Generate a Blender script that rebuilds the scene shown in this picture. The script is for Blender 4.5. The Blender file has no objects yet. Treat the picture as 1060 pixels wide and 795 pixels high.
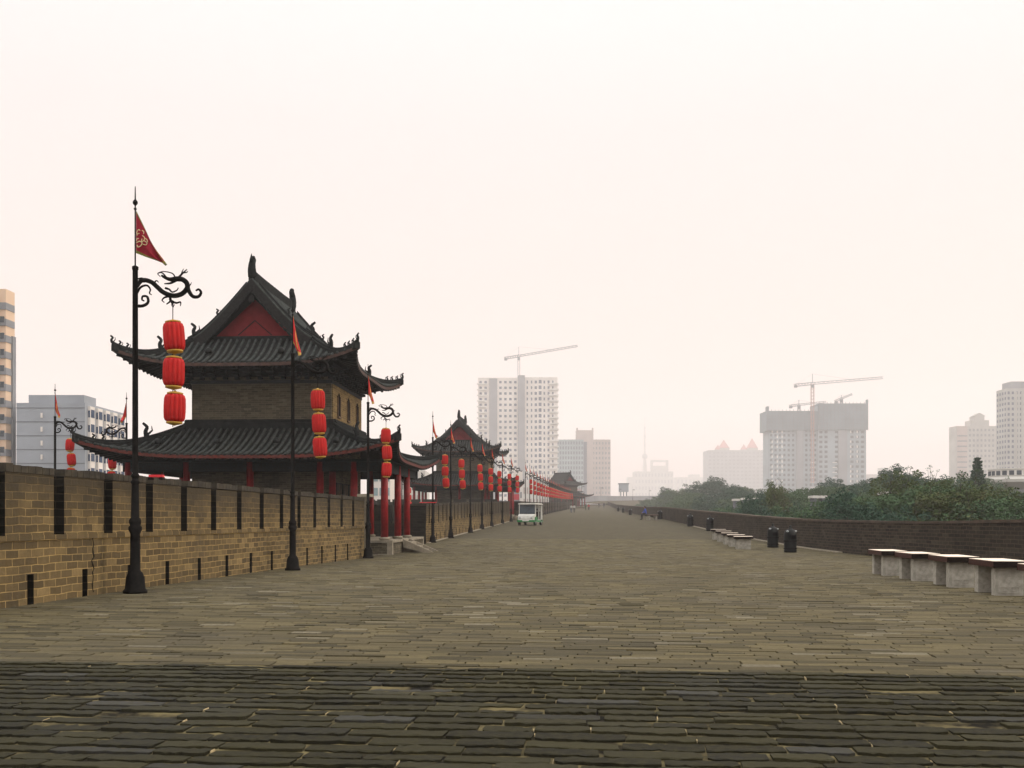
import bpy, math, random
from mathutils import Vector, Matrix
R = math.radians
random.seed(7)
scene = bpy.context.scene
COL = scene.collection

# ------------------------------------------------------------------ camera
F, HZ, EYE, YAW = 1050.0, 538.0, 1.3, R(5.657)
ca, sa = math.cos(YAW), math.sin(YAW)
cd = bpy.data.cameras.new('camera'); cam = bpy.data.objects.new('camera', cd); COL.objects.link(cam)
cd.sensor_width = 36.0; cd.lens = 36.0 * F / 1060.0
cd.shift_y = (HZ - 397.5) / 1060.0
cd.clip_start = 0.1; cd.clip_end = 12000
cam.location = (0, 0, EYE); cam.rotation_euler = (R(90), 0, YAW)
scene.camera = cam

def P(px, py, t):
    "world point seen at a photo position, t metres in front of the camera (used once, to survey the place)"
    u = (px - 530) / F
    return Vector((t * (-sa + u * ca), t * (ca + u * sa), EYE + t * (HZ - py) / F))

def lerp_table(tab, x):
    if x <= tab[0][0]: return tab[0][1]
    for (a, b), (c, d) in zip(tab, tab[1:]):
        if x <= c: return b + (d - b) * (x - a) / (c - a)
    return tab[-1][1]
GZ = [(8.8, 0), (18, 0), (27, -.05), (38, -.14), (50, -.06), (62, .2), (71.5, .4), (82, .61), (95, .87), (117, 1.36),
      (165, 2.0), (204, 2.7), (260, 3.6), (315, 4.6), (385, 6.5), (430, 7.8), (700, 10)]
def gz(Y):
    if Y < 8.8: return -0.04 * (8.8 - Y)
    return (lerp_table(GZ, Y - 2) + lerp_table(GZ, Y + 2) + lerp_table(GZ, Y)) / 3 if Y > 11 else 0.0
WL = [(-12, 8.6), (14, 8.9), (38, 9.3), (54, 10.0), (108, 10.9), (230, 13.2), (300, 13.8), (385, 12.3), (430, 12.0)]
WR = [(-12, 19), (12, 15), (20, 13.5), (30, 11.7), (43, 9.8), (60, 8.3), (78, 7.35), (94, 6.9), (120, 5.7), (200, 3.6), (300, 1.7), (420, -2), (440, -2.2)]
def wl(Y): return -lerp_table(WL, Y)
def wr(Y): return lerp_table(WR, Y)

# ------------------------------------------------------------------ materials
def nodes(name):
    m = bpy.data.materials.new(name); m.use_nodes = True
    nt = m.node_tree; b = nt.nodes['Principled BSDF']
    return m, nt, b
def nd(nt, t, **kw):
    n = nt.nodes.new(t)
    for k, v in kw.items():
        if k.startswith('in_'):
            key = k[3:]
            key = int(key) if key.isdigit() else key.replace('_', ' ')
            n.inputs[key].default_value = v
        else: setattr(n, k, v)
    return n
def c4(c): return (c[0], c[1], c[2], 1)
def mixc(nt, fac, a, b, blend='MIX'):
    n = nt.nodes.new('ShaderNodeMix'); n.data_type = 'RGBA'; n.blend_type = blend
    for s, v in ((0, fac), (6, a), (7, b)):
        if hasattr(v, 'is_output'): nt.links.new(v, n.inputs[s])
        elif s == 0: n.inputs[0].default_value = v
        else: n.inputs[s].default_value = c4(v)
    return n.outputs[2]
def noise(nt, scale, detail=4, rough=.6, vec=None):
    n = nd(nt, 'ShaderNodeTexNoise'); n.inputs['Scale'].default_value = scale; n.inputs['Detail'].default_value = detail
    n.inputs['Roughness'].default_value = rough
    if vec is None:
        tc = nd(nt, 'ShaderNodeTexCoord'); vec = tc.outputs['Object']
    nt.links.new(vec, n.inputs['Vector'])
    return n.outputs['Fac']
def ramp(nt, fac, lo, hi, a=0, b=1):
    n = nd(nt, 'ShaderNodeMapRange'); n.inputs[1].default_value = lo; n.inputs[2].default_value = hi
    n.inputs[3].default_value = a; n.inputs[4].default_value = b
    nt.links.new(fac, n.inputs[0]); return n.outputs[0]
def bump(nt, b, h, strength=.4, dist=.02):
    n = nd(nt, 'ShaderNodeBump'); n.inputs['Strength'].default_value = strength; n.inputs['Distance'].default_value = dist
    nt.links.new(h, n.inputs['Height']); nt.links.new(n.outputs[0], b.inputs['Normal'])
def simple(name, col, col2=None, scale=6, rough=.7, metal=0, bmp=0, lo=.35, hi=.65, spec=.2):
    m, nt, b = nodes(name)
    f = noise(nt, scale)
    col2 = col2 or tuple(c * .75 for c in col)
    nt.links.new(mixc(nt, ramp(nt, f, lo, hi), col, col2), b.inputs['Base Color'])
    b.inputs['Roughness'].default_value = rough; b.inputs['Metallic'].default_value = metal
    b.inputs['Specular IOR Level'].default_value = spec
    if bmp: bump(nt, b, noise(nt, scale * 4), bmp, .01)
    return m
def brick_mat(name, c1, c2, mortar, bw=.42, bh=.14, ms=.012, dirt=(.05, .045, .035), dirt_lo=.5, dirt_hi=.75, dirtamt=.8, vary=.8, bmpd=.02, topdark=None, flat=False, stain=None):
    m, nt, b = nodes(name)
    tc = nd(nt, 'ShaderNodeTexCoord'); sp = nd(nt, 'ShaderNodeSeparateXYZ'); nt.links.new(tc.outputs['Object'], sp.inputs[0])
    ge = nd(nt, 'ShaderNodeNewGeometry'); sn = nd(nt, 'ShaderNodeSeparateXYZ'); nt.links.new(ge.outputs['Normal'], sn.inputs[0])
    cb = nd(nt, 'ShaderNodeCombineXYZ')
    def mth(op, a, b_=None):
        n = nd(nt, 'ShaderNodeMath', operation=op)
        for i, v in enumerate((a, b_)):
            if v is None: continue
            if hasattr(v, 'is_output'): nt.links.new(v, n.inputs[i])
            else: n.inputs[i].default_value = v
        return n.outputs[0]
    if flat:
        nt.links.new(sp.outputs[0], cb.inputs[0]); nt.links.new(sp.outputs[1], cb.inputs[1])
    else:
        nt.links.new(mth('ADD', sp.outputs[0], sp.outputs[1]), cb.inputs[0])
        nt.links.new(mth('ADD', sp.outputs[2], mth('MULTIPLY', sp.outputs[0], mth('ABSOLUTE', sn.outputs[2]))), cb.inputs[1])
    # wobble so the joints are not ruler straight
    nz = nd(nt, 'ShaderNodeTexNoise'); nz.inputs['Scale'].default_value = 2.2; nt.links.new(cb.outputs[0], nz.inputs['Vector'])
    vm = nd(nt, 'ShaderNodeVectorMath', operation='MULTIPLY_ADD')
    nt.links.new(nz.outputs['Color'], vm.inputs[0]); vm.inputs[1].default_value = (.05, .05, 0); nt.links.new(cb.outputs[0], vm.inputs[2])
    bt = nd(nt, 'ShaderNodeTexBrick'); nt.links.new(vm.outputs[0], bt.inputs['Vector'])
    bt.inputs['Scale'].default_value = 1; bt.inputs['Brick Width'].default_value = bw; bt.inputs['Row Height'].default_value = bh
    bt.inputs['Mortar Size'].default_value = ms; bt.inputs['Mortar Smooth'].default_value = .3; bt.inputs['Bias'].default_value = 0
    bt.inputs['Color1'].default_value = c4(c1); bt.inputs['Color2'].default_value = c4(c2); bt.inputs['Mortar'].default_value = c4(mortar)
    f1 = noise(nt, .55, 5, .65); f2 = noise(nt, 9, 6, .7)
    sv = nd(nt, 'ShaderNodeSeparateXYZ'); nt.links.new(vm.outputs[0], sv.inputs[0])
    row = mth('FLOOR', mth('DIVIDE', sv.outputs[1], bh)); par = mth('SUBTRACT', 1.0, mth('FLOORED_MODULO', row, 2.0))
    bn = mth('FLOOR', mth('DIVIDE', mth('ADD', sv.outputs[0], mth('MULTIPLY', par, bw * .5)), bw))
    cc = nd(nt, 'ShaderNodeCombineXYZ'); nt.links.new(bn, cc.inputs[0]); nt.links.new(row, cc.inputs[1])
    wn = nd(nt, 'ShaderNodeTexWhiteNoise'); wn.noise_dimensions = '2D'; nt.links.new(cc.outputs[0], wn.inputs['Vector'])
    tone = mth('MULTIPLY', mth('SUBTRACT', 1.0, bt.outputs['Fac']), ramp(nt, wn.outputs['Value'], .45, 1.0, 0, .75))
    col = mixc(nt, tone, bt.outputs['Color'], tuple(x * .38 for x in (c1[0], c1[1] * 1.02, c1[2] * 1.2)))
    lite = mth('MULTIPLY', mth('SUBTRACT', 1.0, bt.outputs['Fac']), ramp(nt, wn.outputs['Value'], .0, .14, .55, 0))
    col = mixc(nt, lite, col, tuple(min(1, x * 1.5) for x in c1))
    col = mixc(nt, ramp(nt, f2, .3, .75, 0, .55), col, tuple(x * .4 for x in c1))
    if stain: col = mixc(nt, ramp(nt, noise(nt, 1.1, 8, .75), .60, .74, 0, .45), col, stain)
    col = mixc(nt, ramp(nt, f1, dirt_lo, dirt_hi, 0, dirtamt), col, dirt)
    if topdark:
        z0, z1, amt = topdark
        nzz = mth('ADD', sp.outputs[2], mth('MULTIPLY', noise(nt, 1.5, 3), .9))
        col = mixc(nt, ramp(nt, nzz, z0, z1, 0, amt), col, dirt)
    nt.links.new(col, b.inputs['Base Color'])
    b.inputs['Roughness'].default_value = .95; b.inputs['Specular IOR Level'].default_value = .08
    inv = mth('SUBTRACT', 1.0, bt.outputs['Fac'])
    bump(nt, b, mth('ADD', mth('MULTIPLY', inv, .7), mth('MULTIPLY', f2, .8)), .7, bmpd)
    return m

M = {}
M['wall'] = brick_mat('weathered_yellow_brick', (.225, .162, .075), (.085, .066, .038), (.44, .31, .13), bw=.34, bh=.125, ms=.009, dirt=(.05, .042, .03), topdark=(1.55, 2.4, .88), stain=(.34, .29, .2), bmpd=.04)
M['wall_far'] = M['wall']
M['parapet'] = brick_mat('dark_parapet_brick', (.06, .05, .038), (.03, .026, .022), (.10, .075, .05), bw=.34, bh=.125, dirt=(.018, .017, .013))
M['coping'] = simple('parapet_coping', (.085, .06, .045), (.05, .04, .03), 3, .9, bmp=.3)
M['body'] = brick_mat('grey_pavilion_brick', (.145, .125, .085), (.085, .075, .055), (.19, .165, .115), bw=.3, bh=.09, ms=.008, dirt=(.03, .03, .026))
M['paving'] = brick_mat('worn_paving', (.108, .093, .057), (.062, .054, .037), (.03, .026, .018), bw=.46, bh=.135, ms=.008, dirt=(.065, .056, .034), dirt_lo=.45, dirt_hi=.7, dirtamt=.6, flat=True)
def paver(name, c1, c2, c3, moss, edge=None, light=None):
    m, nt, b = nodes(name)
    g = nd(nt, 'ShaderNodeNewGeometry')
    col = mixc(nt, g.outputs['Random Per Island'], c1, c2)
    col = mixc(nt, ramp(nt, noise(nt, .35, 4), .48, .66, 0, .6), col, c3)
    if light: col = mixc(nt, ramp(nt, g.outputs['Random Per Island'], .93, .99, 0, .7), col, light)
    col = mixc(nt, ramp(nt, noise(nt, 14, 6, .75), .42, .7, 0, .7), col, moss)
    pn = ramp(nt, noise(nt, 45, 3, .8), .56, .74, 0, .55)
    col = mixc(nt, pn, col, tuple(x * .3 for x in c1))
    if edge: col = mixc(nt, ramp(nt, g.outputs['Pointiness'], .508, .55, 0, .8), col, edge)
    nt.links.new(col, b.inputs['Base Color']); b.inputs['Roughness'].default_value = .95; b.inputs['Specular IOR Level'].default_value = .12
    bump(nt, b, noise(nt, 22, 8, .75), .8, .02)
    return m
M['paver'] = paver('worn_brick_paver', (.128, .106, .056), (.034, .030, .019), (.068, .060, .044), (.072, .061, .031), light=(.22, .195, .14))
M['ramp_paver'] = paver('mossy_ramp_paver', (.038, .035, .018), (.012, .0115, .008), (.028, .029, .028), (.040, .036, .015), None, light=(.062, .062, .058))
M['chip'] = simple('pale_mortar_chip', (.42, .34, .2), (.3, .24, .13), 20, .9, spec=.1)
M['joint'] = simple('joint_earth', (.03, .026, .016), (.012, .011, .008), 8, .95)
M['joint_ramp'] = simple('ramp_joint_earth', (.12, .10, .05), (.010, .009, .007), 3, .95, lo=.42, hi=.6, spec=.05)
M['iron'] = simple('black_iron', (.006, .006, .006), (.012, .011, .01), 12, .8, 0, spec=.04)
M['tile'] = simple('grey_roof_tile', (.05, .055, .052), (.022, .026, .026), 5, .85, bmp=.3, spec=.05)
M['pan'] = simple('dark_tile_channel', (.009, .011, .011), (.006, .007, .007), 5, .8, spec=.1)
M['ridge'] = simple('dark_ridge_tile', (.02, .022, .022), (.010, .012, .012), 5, .85, bmp=.3, spec=.05)
M['tile_edge'] = simple('eave_tile_edge', (.055, .05, .045), (.03, .028, .026), 9, .7)
M['redtrim'] = simple('red_eave_trim', (.12, .025, .018), (.06, .018, .015), 8, .7)
M['wood'] = simple('painted_dark_timber', (.010, .014, .015), (.006, .008, .009), 9, .7, spec=.12)
M['wood2'] = simple('blue_green_painted_timber', (.012, .026, .032), (.012, .012, .012), 16, .7, spec=.12)
M['tan'] = simple('tan_painted_soffit', (.16, .1, .055), (.07, .045, .03), 9, .7)
M['red'] = simple('red_lacquer', (.26, .007, .010), (.16, .006, .008), 5, .45, spec=.2)
M['gable_red'] = simple('faded_red_gable_board', (.18, .018, .022), (.14, .015, .018), 4, .8, spec=.15)
M['stone'] = simple('pale_stone', (.3, .265, .2), (.2, .175, .13), 5, .85, bmp=.2)
M['bench_stone'] = simple('grey_granite', (.38, .36, .31), (.25, .24, .2), 10, .85, bmp=.2, spec=.12)
M['bench_top'] = simple('varnished_plank_top', (.82, .72, .6), (.66, .54, .42), 10, .5)
M['endgrain'] = simple('dark_end_grain', (.016, .010, .008), (.01, .007, .006), 12, .8, spec=.05)
M['bench_edge'] = simple('reddish_plank_edge', (.055, .017, .010), (.03, .012, .009), 12, .6, spec=.15)
M['gold'] = simple('gold_band', (.5, .3, .05), (.35, .2, .03), 20, .5)
M['emblem'] = simple('pale_gold_embroidery', (.75, .62, .3), (.6, .55, .35), 20, .6)
M['flag_green'] = simple('flag_green_border', (.06, .1, .02), (.25, .18, .03), 20, .8)
M['bin'] = simple('dark_bronze_bin', (.010, .012, .012), (.006, .007, .007), 8, .55, 0, spec=.12)
M['binlight'] = simple('bright_metal_and_glint', (.4, .42, .42), (.25, .27, .27), 9, .35, .3)
M['white'] = simple('white_paint', (.62, .62, .58), (.5, .5, .46), 4, .4)
M['green'] = simple('green_paint', (.01, .2, .05), (.01, .15, .04), 4, .35)
M['rubber'] = simple('rubber', (.015, .015, .015), (.02, .02, .02), 20, .8)
M['glass'] = simple('grey_window_glass', (.06, .08, .1), (.04, .055, .07), .3, .15)
M['seat'] = simple('dark_seat', (.03, .025, .02), None, 5, .6)
M['skin'] = simple('skin', (.32, .18, .12), (.28, .15, .1), 20, .6)
M['hair'] = simple('black_hair', (.012, .01, .01), None, 20, .6)
def cloth(n, c): M[n] = simple(n, c, tuple(x * .7 for x in c), 9, .85)
cloth('cloth_blue', (.06, .1, .4)); cloth('cloth_dark', (.02, .02, .03)); cloth('cloth_red', (.5, .03, .05)); cloth('cloth_pale', (.5, .48, .45)); cloth('cloth_jeans', (.04, .07, .13)); cloth('cloth_green', (.03, .08, .05))
def lantern_mat():
    m, nt, b = nodes('red_lantern_fabric')
    nt.links.new(mixc(nt, ramp(nt, noise(nt, 4), .35, .65), (.50, .024, .022), (.40, .018, .018)), b.inputs['Base Color'])
    b.inputs['Roughness'].default_value = .55
    b.inputs['Specular IOR Level'].default_value = .08
    return m
M['lantern'] = lantern_mat()
M['flag'] = simple('crimson_flag_cloth', (.33, .012, .035), (.22, .01, .02), 3, .75)
M['flag_bright'] = simple('bright_red_flag_cloth', (.6, .03, .03), (.4, .02, .02), 3, .75)
M['leaf'] = None
def leaf_mat(name, a, b_, c):
    m, nt, b = nodes(name)
    g = nd(nt, 'ShaderNodeNewGeometry')
    col = mixc(nt, g.outputs['Random Per Island'], a, b_)
    col = mixc(nt, ramp(nt, noise(nt, .5, 3), .45, .65), col, c)
    nt.links.new(col, b.inputs['Base Color']); b.inputs['Roughness'].default_value = .9
    b.inputs['Specular IOR Level'].default_value = .08
    return m
M['leaf1'] = leaf_mat('green_leaves', (.04, .08, .042), (.07, .12, .055), (.055, .09, .036))
M['leaf2'] = leaf_mat('deep_green_leaves', (.026, .062, .042), (.045, .09, .058), (.032, .068, .046))
M['leaf3'] = leaf_mat('yellowing_leaves', (.05, .085, .03), (.08, .105, .04), (.085, .085, .035))
M['bark'] = simple('bark', (.05, .04, .03), (.03, .025, .02), 8, .95)
M['land'] = simple('city_ground', (.06, .07, .05), (.09, .085, .075), .02, .95)
M['steel'] = simple('crane_steel', (.2, .21, .24), (.15, .16, .18), 1, .6)
M['steel_red'] = simple('crane_red_steel', (.4, .2, .16), (.3, .16, .13), 1, .6)
def bm_(n, c, c2=None): M[n] = simple(n, c, c2, .05, .9)
bm_('b_white', (.78, .73, .68)); bm_('b_pink', (.45, .37, .34)); bm_('b_grey', (.27, .28, .30)); bm_('b_teal', (.25, .34, .36)); bm_('b_orange', (.72, .53, .38), (.66, .48, .34))
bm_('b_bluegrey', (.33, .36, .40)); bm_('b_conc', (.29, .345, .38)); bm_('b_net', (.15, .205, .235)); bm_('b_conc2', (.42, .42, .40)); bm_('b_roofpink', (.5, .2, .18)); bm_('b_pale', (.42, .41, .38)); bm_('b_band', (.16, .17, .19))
bm_('b_redstripe', (.3, .05, .05)); bm_('b_window', (.02, .05, .11)); bm_('b_window2', (.06, .075, .09)); bm_('b_light', (.7, .68, .64)); bm_('b_sign', (.03, .1, .35))

# ------------------------------------------------------------------ mesh builder
class MB:
    def __init__(s): s.v = []; s.f = []; s.m = []; s.mi = 0; s.sm = []; s.smooth = False
    def add(s, vs, fs):
        n = len(s.v); s.v += [tuple(v) for v in vs]
        for f in fs: s.f.append(tuple(i + n for i in f)); s.m.append(s.mi); s.sm.append(s.smooth)
    def box(s, x0, x1, y0, y1, z0, z1, rot=None, org=None):
        vs = [Vector(p) for p in ((x0, y0, z0), (x1, y0, z0), (x1, y1, z0), (x0, y1, z0), (x0, y0, z1), (x1, y0, z1), (x1, y1, z1), (x0, y1, z1))]
        if rot is not None:
            o = Vector(org or (0, 0, 0)); vs = [rot @ (v - o) + o for v in vs]
        s.add(vs, [(0, 3, 2, 1), (4, 5, 6, 7), (0, 1, 5, 4), (1, 2, 6, 5), (2, 3, 7, 6), (3, 0, 4, 7)])
    def hexa(s, vs): s.add(vs, [(0, 3, 2, 1), (4, 5, 6, 7), (0, 1, 5, 4), (1, 2, 6, 5), (2, 3, 7, 6), (3, 0, 4, 7)])
    def bar(s, a, b, w, h=None):
        a, b = Vector(a), Vector(b); h = h or w; d = (b - a).normalized()
        up = Vector((0, 0, 1)) if abs(d.z) < .95 else Vector((1, 0, 0))
        x = d.cross(up).normalized() * w / 2; y = x.cross(d).normalized() * h / 2
        s.hexa([a - x - y, a + x - y, a + x + y, a - x + y, b - x - y, b + x - y, b + x + y, b - x + y])
    def lathe(s, prof, n=16, c=(0, 0, 0), lobes=0, amp=0, cap=True):
        vs = []; fs = []
        for r, z in prof:
            for i in range(n):
                a = 2 * math.pi * i / n; rr = r * (1 + (amp * (abs(math.cos(a * lobes / 2)) - .5) if lobes else 0))
                vs.append((c[0] + rr * math.cos(a), c[1] + rr * math.sin(a), c[2] + z))
        k = len(prof)
        for j in range(k - 1):
            for i in range(n):
                i2 = (i + 1) % n; fs.append((j * n + i, j * n + i2, (j + 1) * n + i2, (j + 1) * n + i))
        if cap: fs.append(tuple(reversed(range(n)))); fs.append(tuple((k - 1) * n + i for i in range(n)))
        s.add(vs, fs)
    def tube(s, pts, rad, n=7, closed_ends=True):
        pts = [Vector(p) for p in pts]; k = len(pts)
        rads = rad if isinstance(rad, (list, tuple)) else [rad] * k
        vs = []; fs = []; ref = None
        for i, p in enumerate(pts):
            d = (pts[min(i + 1, k - 1)] - pts[max(i - 1, 0)]).normalized()
            if ref is None: ref = Vector((0, 1, 0)) if abs(d.y) < .8 else Vector((1, 0, 0))
            x = d.cross(ref).normalized(); y = x.cross(d).normalized(); ref = y
            for j in range(n):
                a = 2 * math.pi * j / n; vs.append(p + (x * math.cos(a) + y * math.sin(a)) * rads[i])
        for i in range(k - 1):
            for j in range(n):
                j2 = (j + 1) % n; fs.append((i * n + j, i * n + j2, (i + 1) * n + j2, (i + 1) * n + j))
        if closed_ends: fs.append(tuple(reversed(range(n)))); fs.append(tuple((k - 1) * n + j for j in range(n)))
        s.add(vs, fs)
    def ball(s, c, r, n=10, sc=(1, 1, 1)):
        prof = [(max(.001, r * math.sin(math.pi * i / n)), -r * math.cos(math.pi * i / n)) for i in range(n + 1)]
        m = MB(); m.lathe(prof, n + 2); s.add([(c[0] + v[0] * sc[0], c[1] + v[1] * sc[1], c[2] + v[2] * sc[2]) for v in m.v], m.f)
    def mesh(s, name, mats):
        me = bpy.data.meshes.new(name); me.from_pydata(s.v, [], s.f)
        for m in (mats if isinstance(mats, list) else [mats]): me.materials.append(m)
        me.polygons.foreach_set('material_index', s.m); me.polygons.foreach_set('use_smooth', s.sm); me.update()
        return me
    def build(s, name, mats, parent=None):
        return link(name, s.mesh(name, mats), parent)
def link(name, data, parent=None, loc=None):
    o = bpy.data.objects.new(name, data); COL.objects.link(o)
    if parent: o.parent = parent
    if loc is not None: o.location = loc
    return o
def spline(pts, k=6):
    pts = [Vector(p) for p in pts]; out = []
    q = [pts[0] * 2 - pts[1]] + pts + [pts[-1] * 2 - pts[-2]]
    for i in range(1, len(q) - 2):
        for j in range(k):
            t = j / k; a, b, c, d = q[i - 1], q[i], q[i + 1], q[i + 2]
            out.append(.5 * ((2 * b) + (c - a) * t + (2 * a - 5 * b + 4 * c - d) * t * t + (3 * b - a - 3 * c + d) * t ** 3))
    return out + [pts[-1]]
def tag(o, label=None, cat=None, group=None, kind=None):
    if label: o['label'] = label
    if cat: o['category'] = cat
    if group: o['group'] = group
    if kind: o['kind'] = kind
    return o
def thing(name, label, cat, loc=(0, 0, 0), rz=0, group=None):
    o = bpy.data.objects.new(name, None); COL.objects.link(o); o.location = loc; o.rotation_euler = (0, 0, rz)
    o.empty_display_size = .3
    return tag(o, label, cat, group)
def copy_tree(o, parent=None):
    c = o.copy(); COL.objects.link(c)
    c.parent = parent
    for ch in list(o.children): copy_tree(ch, c)
    return c

# ------------------------------------------------------------------ ground
m = MB()
ys = [-14 + i * 2 for i in range(12)] + [10 + i * 3 for i in range(0, 141)]
ys = sorted(set([y for y in ys if y < 8.5] + [8.8] + [y for y in ys if y > 9]))
for a, b in zip(ys, ys[1:]):
    m.mi = 0 if a >= 8.8 else 1
    xl0, xr0, xl1, xr1 = wl(a) - 1.1, wr(a) + .5, wl(b) - 1.1, wr(b) + .5
    za, zb = gz(a) - .02, gz(b) - .02
    if a < 8.8: za += .0175
    if b <= 8.8: zb += .0175
    if a >= 60: za += .02
    if b > 60: zb += .02
    N = 6
    for i in range(N):
        f0, f1 = i / N, (i + 1) / N
        m.add([(xl0 + (xr0 - xl0) * f0, a, za), (xl0 + (xr0 - xl0) * f1, a, za), (xl1 + (xr1 - xl1) * f1, b, zb), (xl1 + (xr1 - xl1) * f0, b, zb)], [(0, 1, 2, 3)])
m2 = MB(); m2.v = m.v
near = [f for f in m.f if max(m.v[i][1] for i in f) <= 60.5]; far = [f for f in m.f if f not in set(near)]
def sub(fs, mats, name, cond=None):
    q = MB()
    for f in fs: q.add([m.v[i] for i in f], [tuple(range(len(f)))])
    return q.build(name, mats)
tag(sub([f for f in near if max(m.v[i][1] for i in f) > 8.9], M['joint'], 'paving_bed'), kind='structure')
tag(sub([f for f in near if max(m.v[i][1] for i in f) <= 8.9], M['joint_ramp'], 'ramp_bed'), kind='structure')
tag(sub(far, M['paving'], 'wall_walk'), kind='structure')

# individually laid bricks, near part of the walk and ramp, as sheets of paving
def pavers(name, y0, y1, row, length, mat, xs, jitter, tilt, gap, hi, wavy=0):
    m = MB(); y = y0; k = 0
    rnd = random.Random(3)
    from mathutils import noise as mn
    def wave(y, x): return .5 + .9 * mn.noise(Vector((x * .5, y * 5.3, 3.1)))
    while y < y1 - .01:
        rh = row * rnd.uniform(.9, 1.1)
        if y + rh > y1 or y1 - (y + rh) < row * .5: rh = y1 - y
        xa, xb = xs(y)
        x = xa + rnd.uniform(-length, 0); off = rnd.uniform(-.3, .3) * jitter
        while x < xb:
            L = length * rnd.uniform(.7, 1.3)
            r = rnd.random(); dz = rnd.uniform(-jitter, jitter)
            if r < (.03 if wavy else .05): dz -= .008 + jitter * .7
            g = gap * rnd.uniform(.5, 1.8); g2 = gap * rnd.uniform(.3, 1.8) * (9 if (wave(y, x) > .66 and not wavy) else 1)
            X0, X1, Y0, Y1 = max(x + g, xa), min(x + L - g, xb), y + g2 / 2, y + rh - g2 / 2
            if X1 - X0 > .06:
                za, zb = gz(Y0) + dz, gz(Y1) + dz
                tl = tilt * rnd.uniform(.3, 1.4); sl = rnd.uniform(-jitter, jitter) * .6
                if not wavy:
                    e = .008
                    m.add([(X0, Y0, za - .04), (X1, Y0, za - .04), (X1, Y1, zb - .04), (X0, Y1, zb - .04),
                           (X0 + e, Y0 + e, za + hi - tl), (X1 - e, Y0 + e, za + hi - tl + sl), (X1 - e, Y1 - e, zb + hi + tl + sl), (X0 + e, Y1 - e, zb + hi + tl)],
                          [(4, 5, 6, 7), (0, 1, 5, 4), (1, 2, 6, 5), (2, 3, 7, 6), (3, 0, 4, 7)])
                else:
                    n = 12; vs = []; ph = rnd.uniform(0, 6); am = wavy * rnd.uniform(.3, 1.5)
                    prof = [(0, -.05, 0), (0, .75, 0), (.05, 1.0, .3), (.97, .35, .6), (1, -.05, 1)]
                    rag = [[rnd.gauss(0, .0042) for _ in range(n)] for _ in prof]; rag[0] = rag[1]
                    nick = rnd.randrange(1, n - 1) if rnd.random() < .5 else -5
                    for j, (ty, hz, _) in enumerate(prof):
                        for i in range(n):
                            fx = i / (n - 1); ed = (abs(fx - .5) * 2) ** 9
                            xx = X0 + (X1 - X0) * fx + (rag[j][i] if i in (0, n - 1) else 0)
                            wob = am * math.sin(ph + fx * 4) + rag[j][i] + (.018 if i == nick else 0)
                            yy = Y0 + (Y1 - Y0) * ty + wob * (1 - ty) + ed * .012 * (1 if ty < .5 else -1) + rag[j][i] * .5 * ty
                            zz = (za + (zb - za) * ty) + (hi * hz + tl * (1 - ty) if 0 < j < 4 else -.03) + rag[j][i] * .4 + sl * fx
                            vs.append((xx, yy, zz))
                    fs = [(j * n + i, j * n + i + 1, (j + 1) * n + i + 1, (j + 1) * n + i) for j in range(len(prof) - 1) for i in range(n - 1)]
                    fs += [tuple(j * n for j in reversed(range(len(prof)))), tuple(j * n + n - 1 for j in range(len(prof)))]
                    m.smooth = False
                    m.add(vs, fs)
                    if rnd.random() < .12:
                        m.mi = 1; m.smooth = False; cx, cy, cz = X1 + g, Y0 + rh * rnd.uniform(.25, .7), za + hi * .55; sx_, sy_ = rnd.uniform(.002, .005), rnd.uniform(.02, .06)
                        m.hexa([(cx - sx_, cy - sy_, cz - .02), (cx + sx_ * 1.5, cy - sy_, cz - .02), (cx + sx_, cy + sy_, cz - .02), (cx - sx_, cy + sy_, cz - .02), (cx - sx_ * .6, cy - sy_ * .8, cz + .006), (cx + sx_, cy - sy_ * .7, cz + .004), (cx + sx_ * .6, cy + sy_ * .8, cz + .008), (cx - sx_ * .7, cy + sy_ * .7, cz + .006)])
                        m.mi = 0; m.smooth = False
            x += L
        y += rh; k += 1
    return tag(m.build(name, mat), kind='structure')
pavers('paved_walk', 8.82, 60, .122, .45, M['paver'], lambda y: (wl(y) + .02, wr(y) - .02), .0048, .003, .0014, .0)
pavers('brick_ramp', 1.0, 8.8, .175, .50, [M['ramp_paver'], M['chip']], lambda y: (-7.5, 7.5), .0055, .006, .0085, .011, wavy=.011)

# low city ground, the masonry body of the city wall
m = MB(); m.add([(-4100, -4100, -12), (4100, -4100, -12), (4100, 4100, -12), (-4100, 4100, -12)], [(0, 1, 2, 3)])
tag(m.build('ground', M['land']), kind='structure')
m = MB()
def sideface(xf, off, Y0, Y1):
    n = 20
    for i in range(n):
        a = Y0 + (Y1 - Y0) * i / n; b = Y0 + (Y1 - Y0) * (i + 1) / n
        xa, xb = xf(a), xf(b)
        m.add([(xa + off, a, gz(a) - .03), (xb + off, b, gz(b) - .03), (xb + off * 1.8, b, -12), (xa + off * 1.8, a, -12)], [(0, 1, 2, 3)])
sideface(wl, -1.1, -14, 430); sideface(wr, .5, -14, 430)
m.add([(wl(-14) - 1.1, -14, gz(-14)), (wr(-14) + .5, -14, gz(-14)), (wr(-14) + .5, -14, -12), (wl(-14) - 1.1, -14, -12)], [(0, 1, 2, 3)])
tag(m.build('city_wall_body', M['body']), kind='structure')

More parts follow.
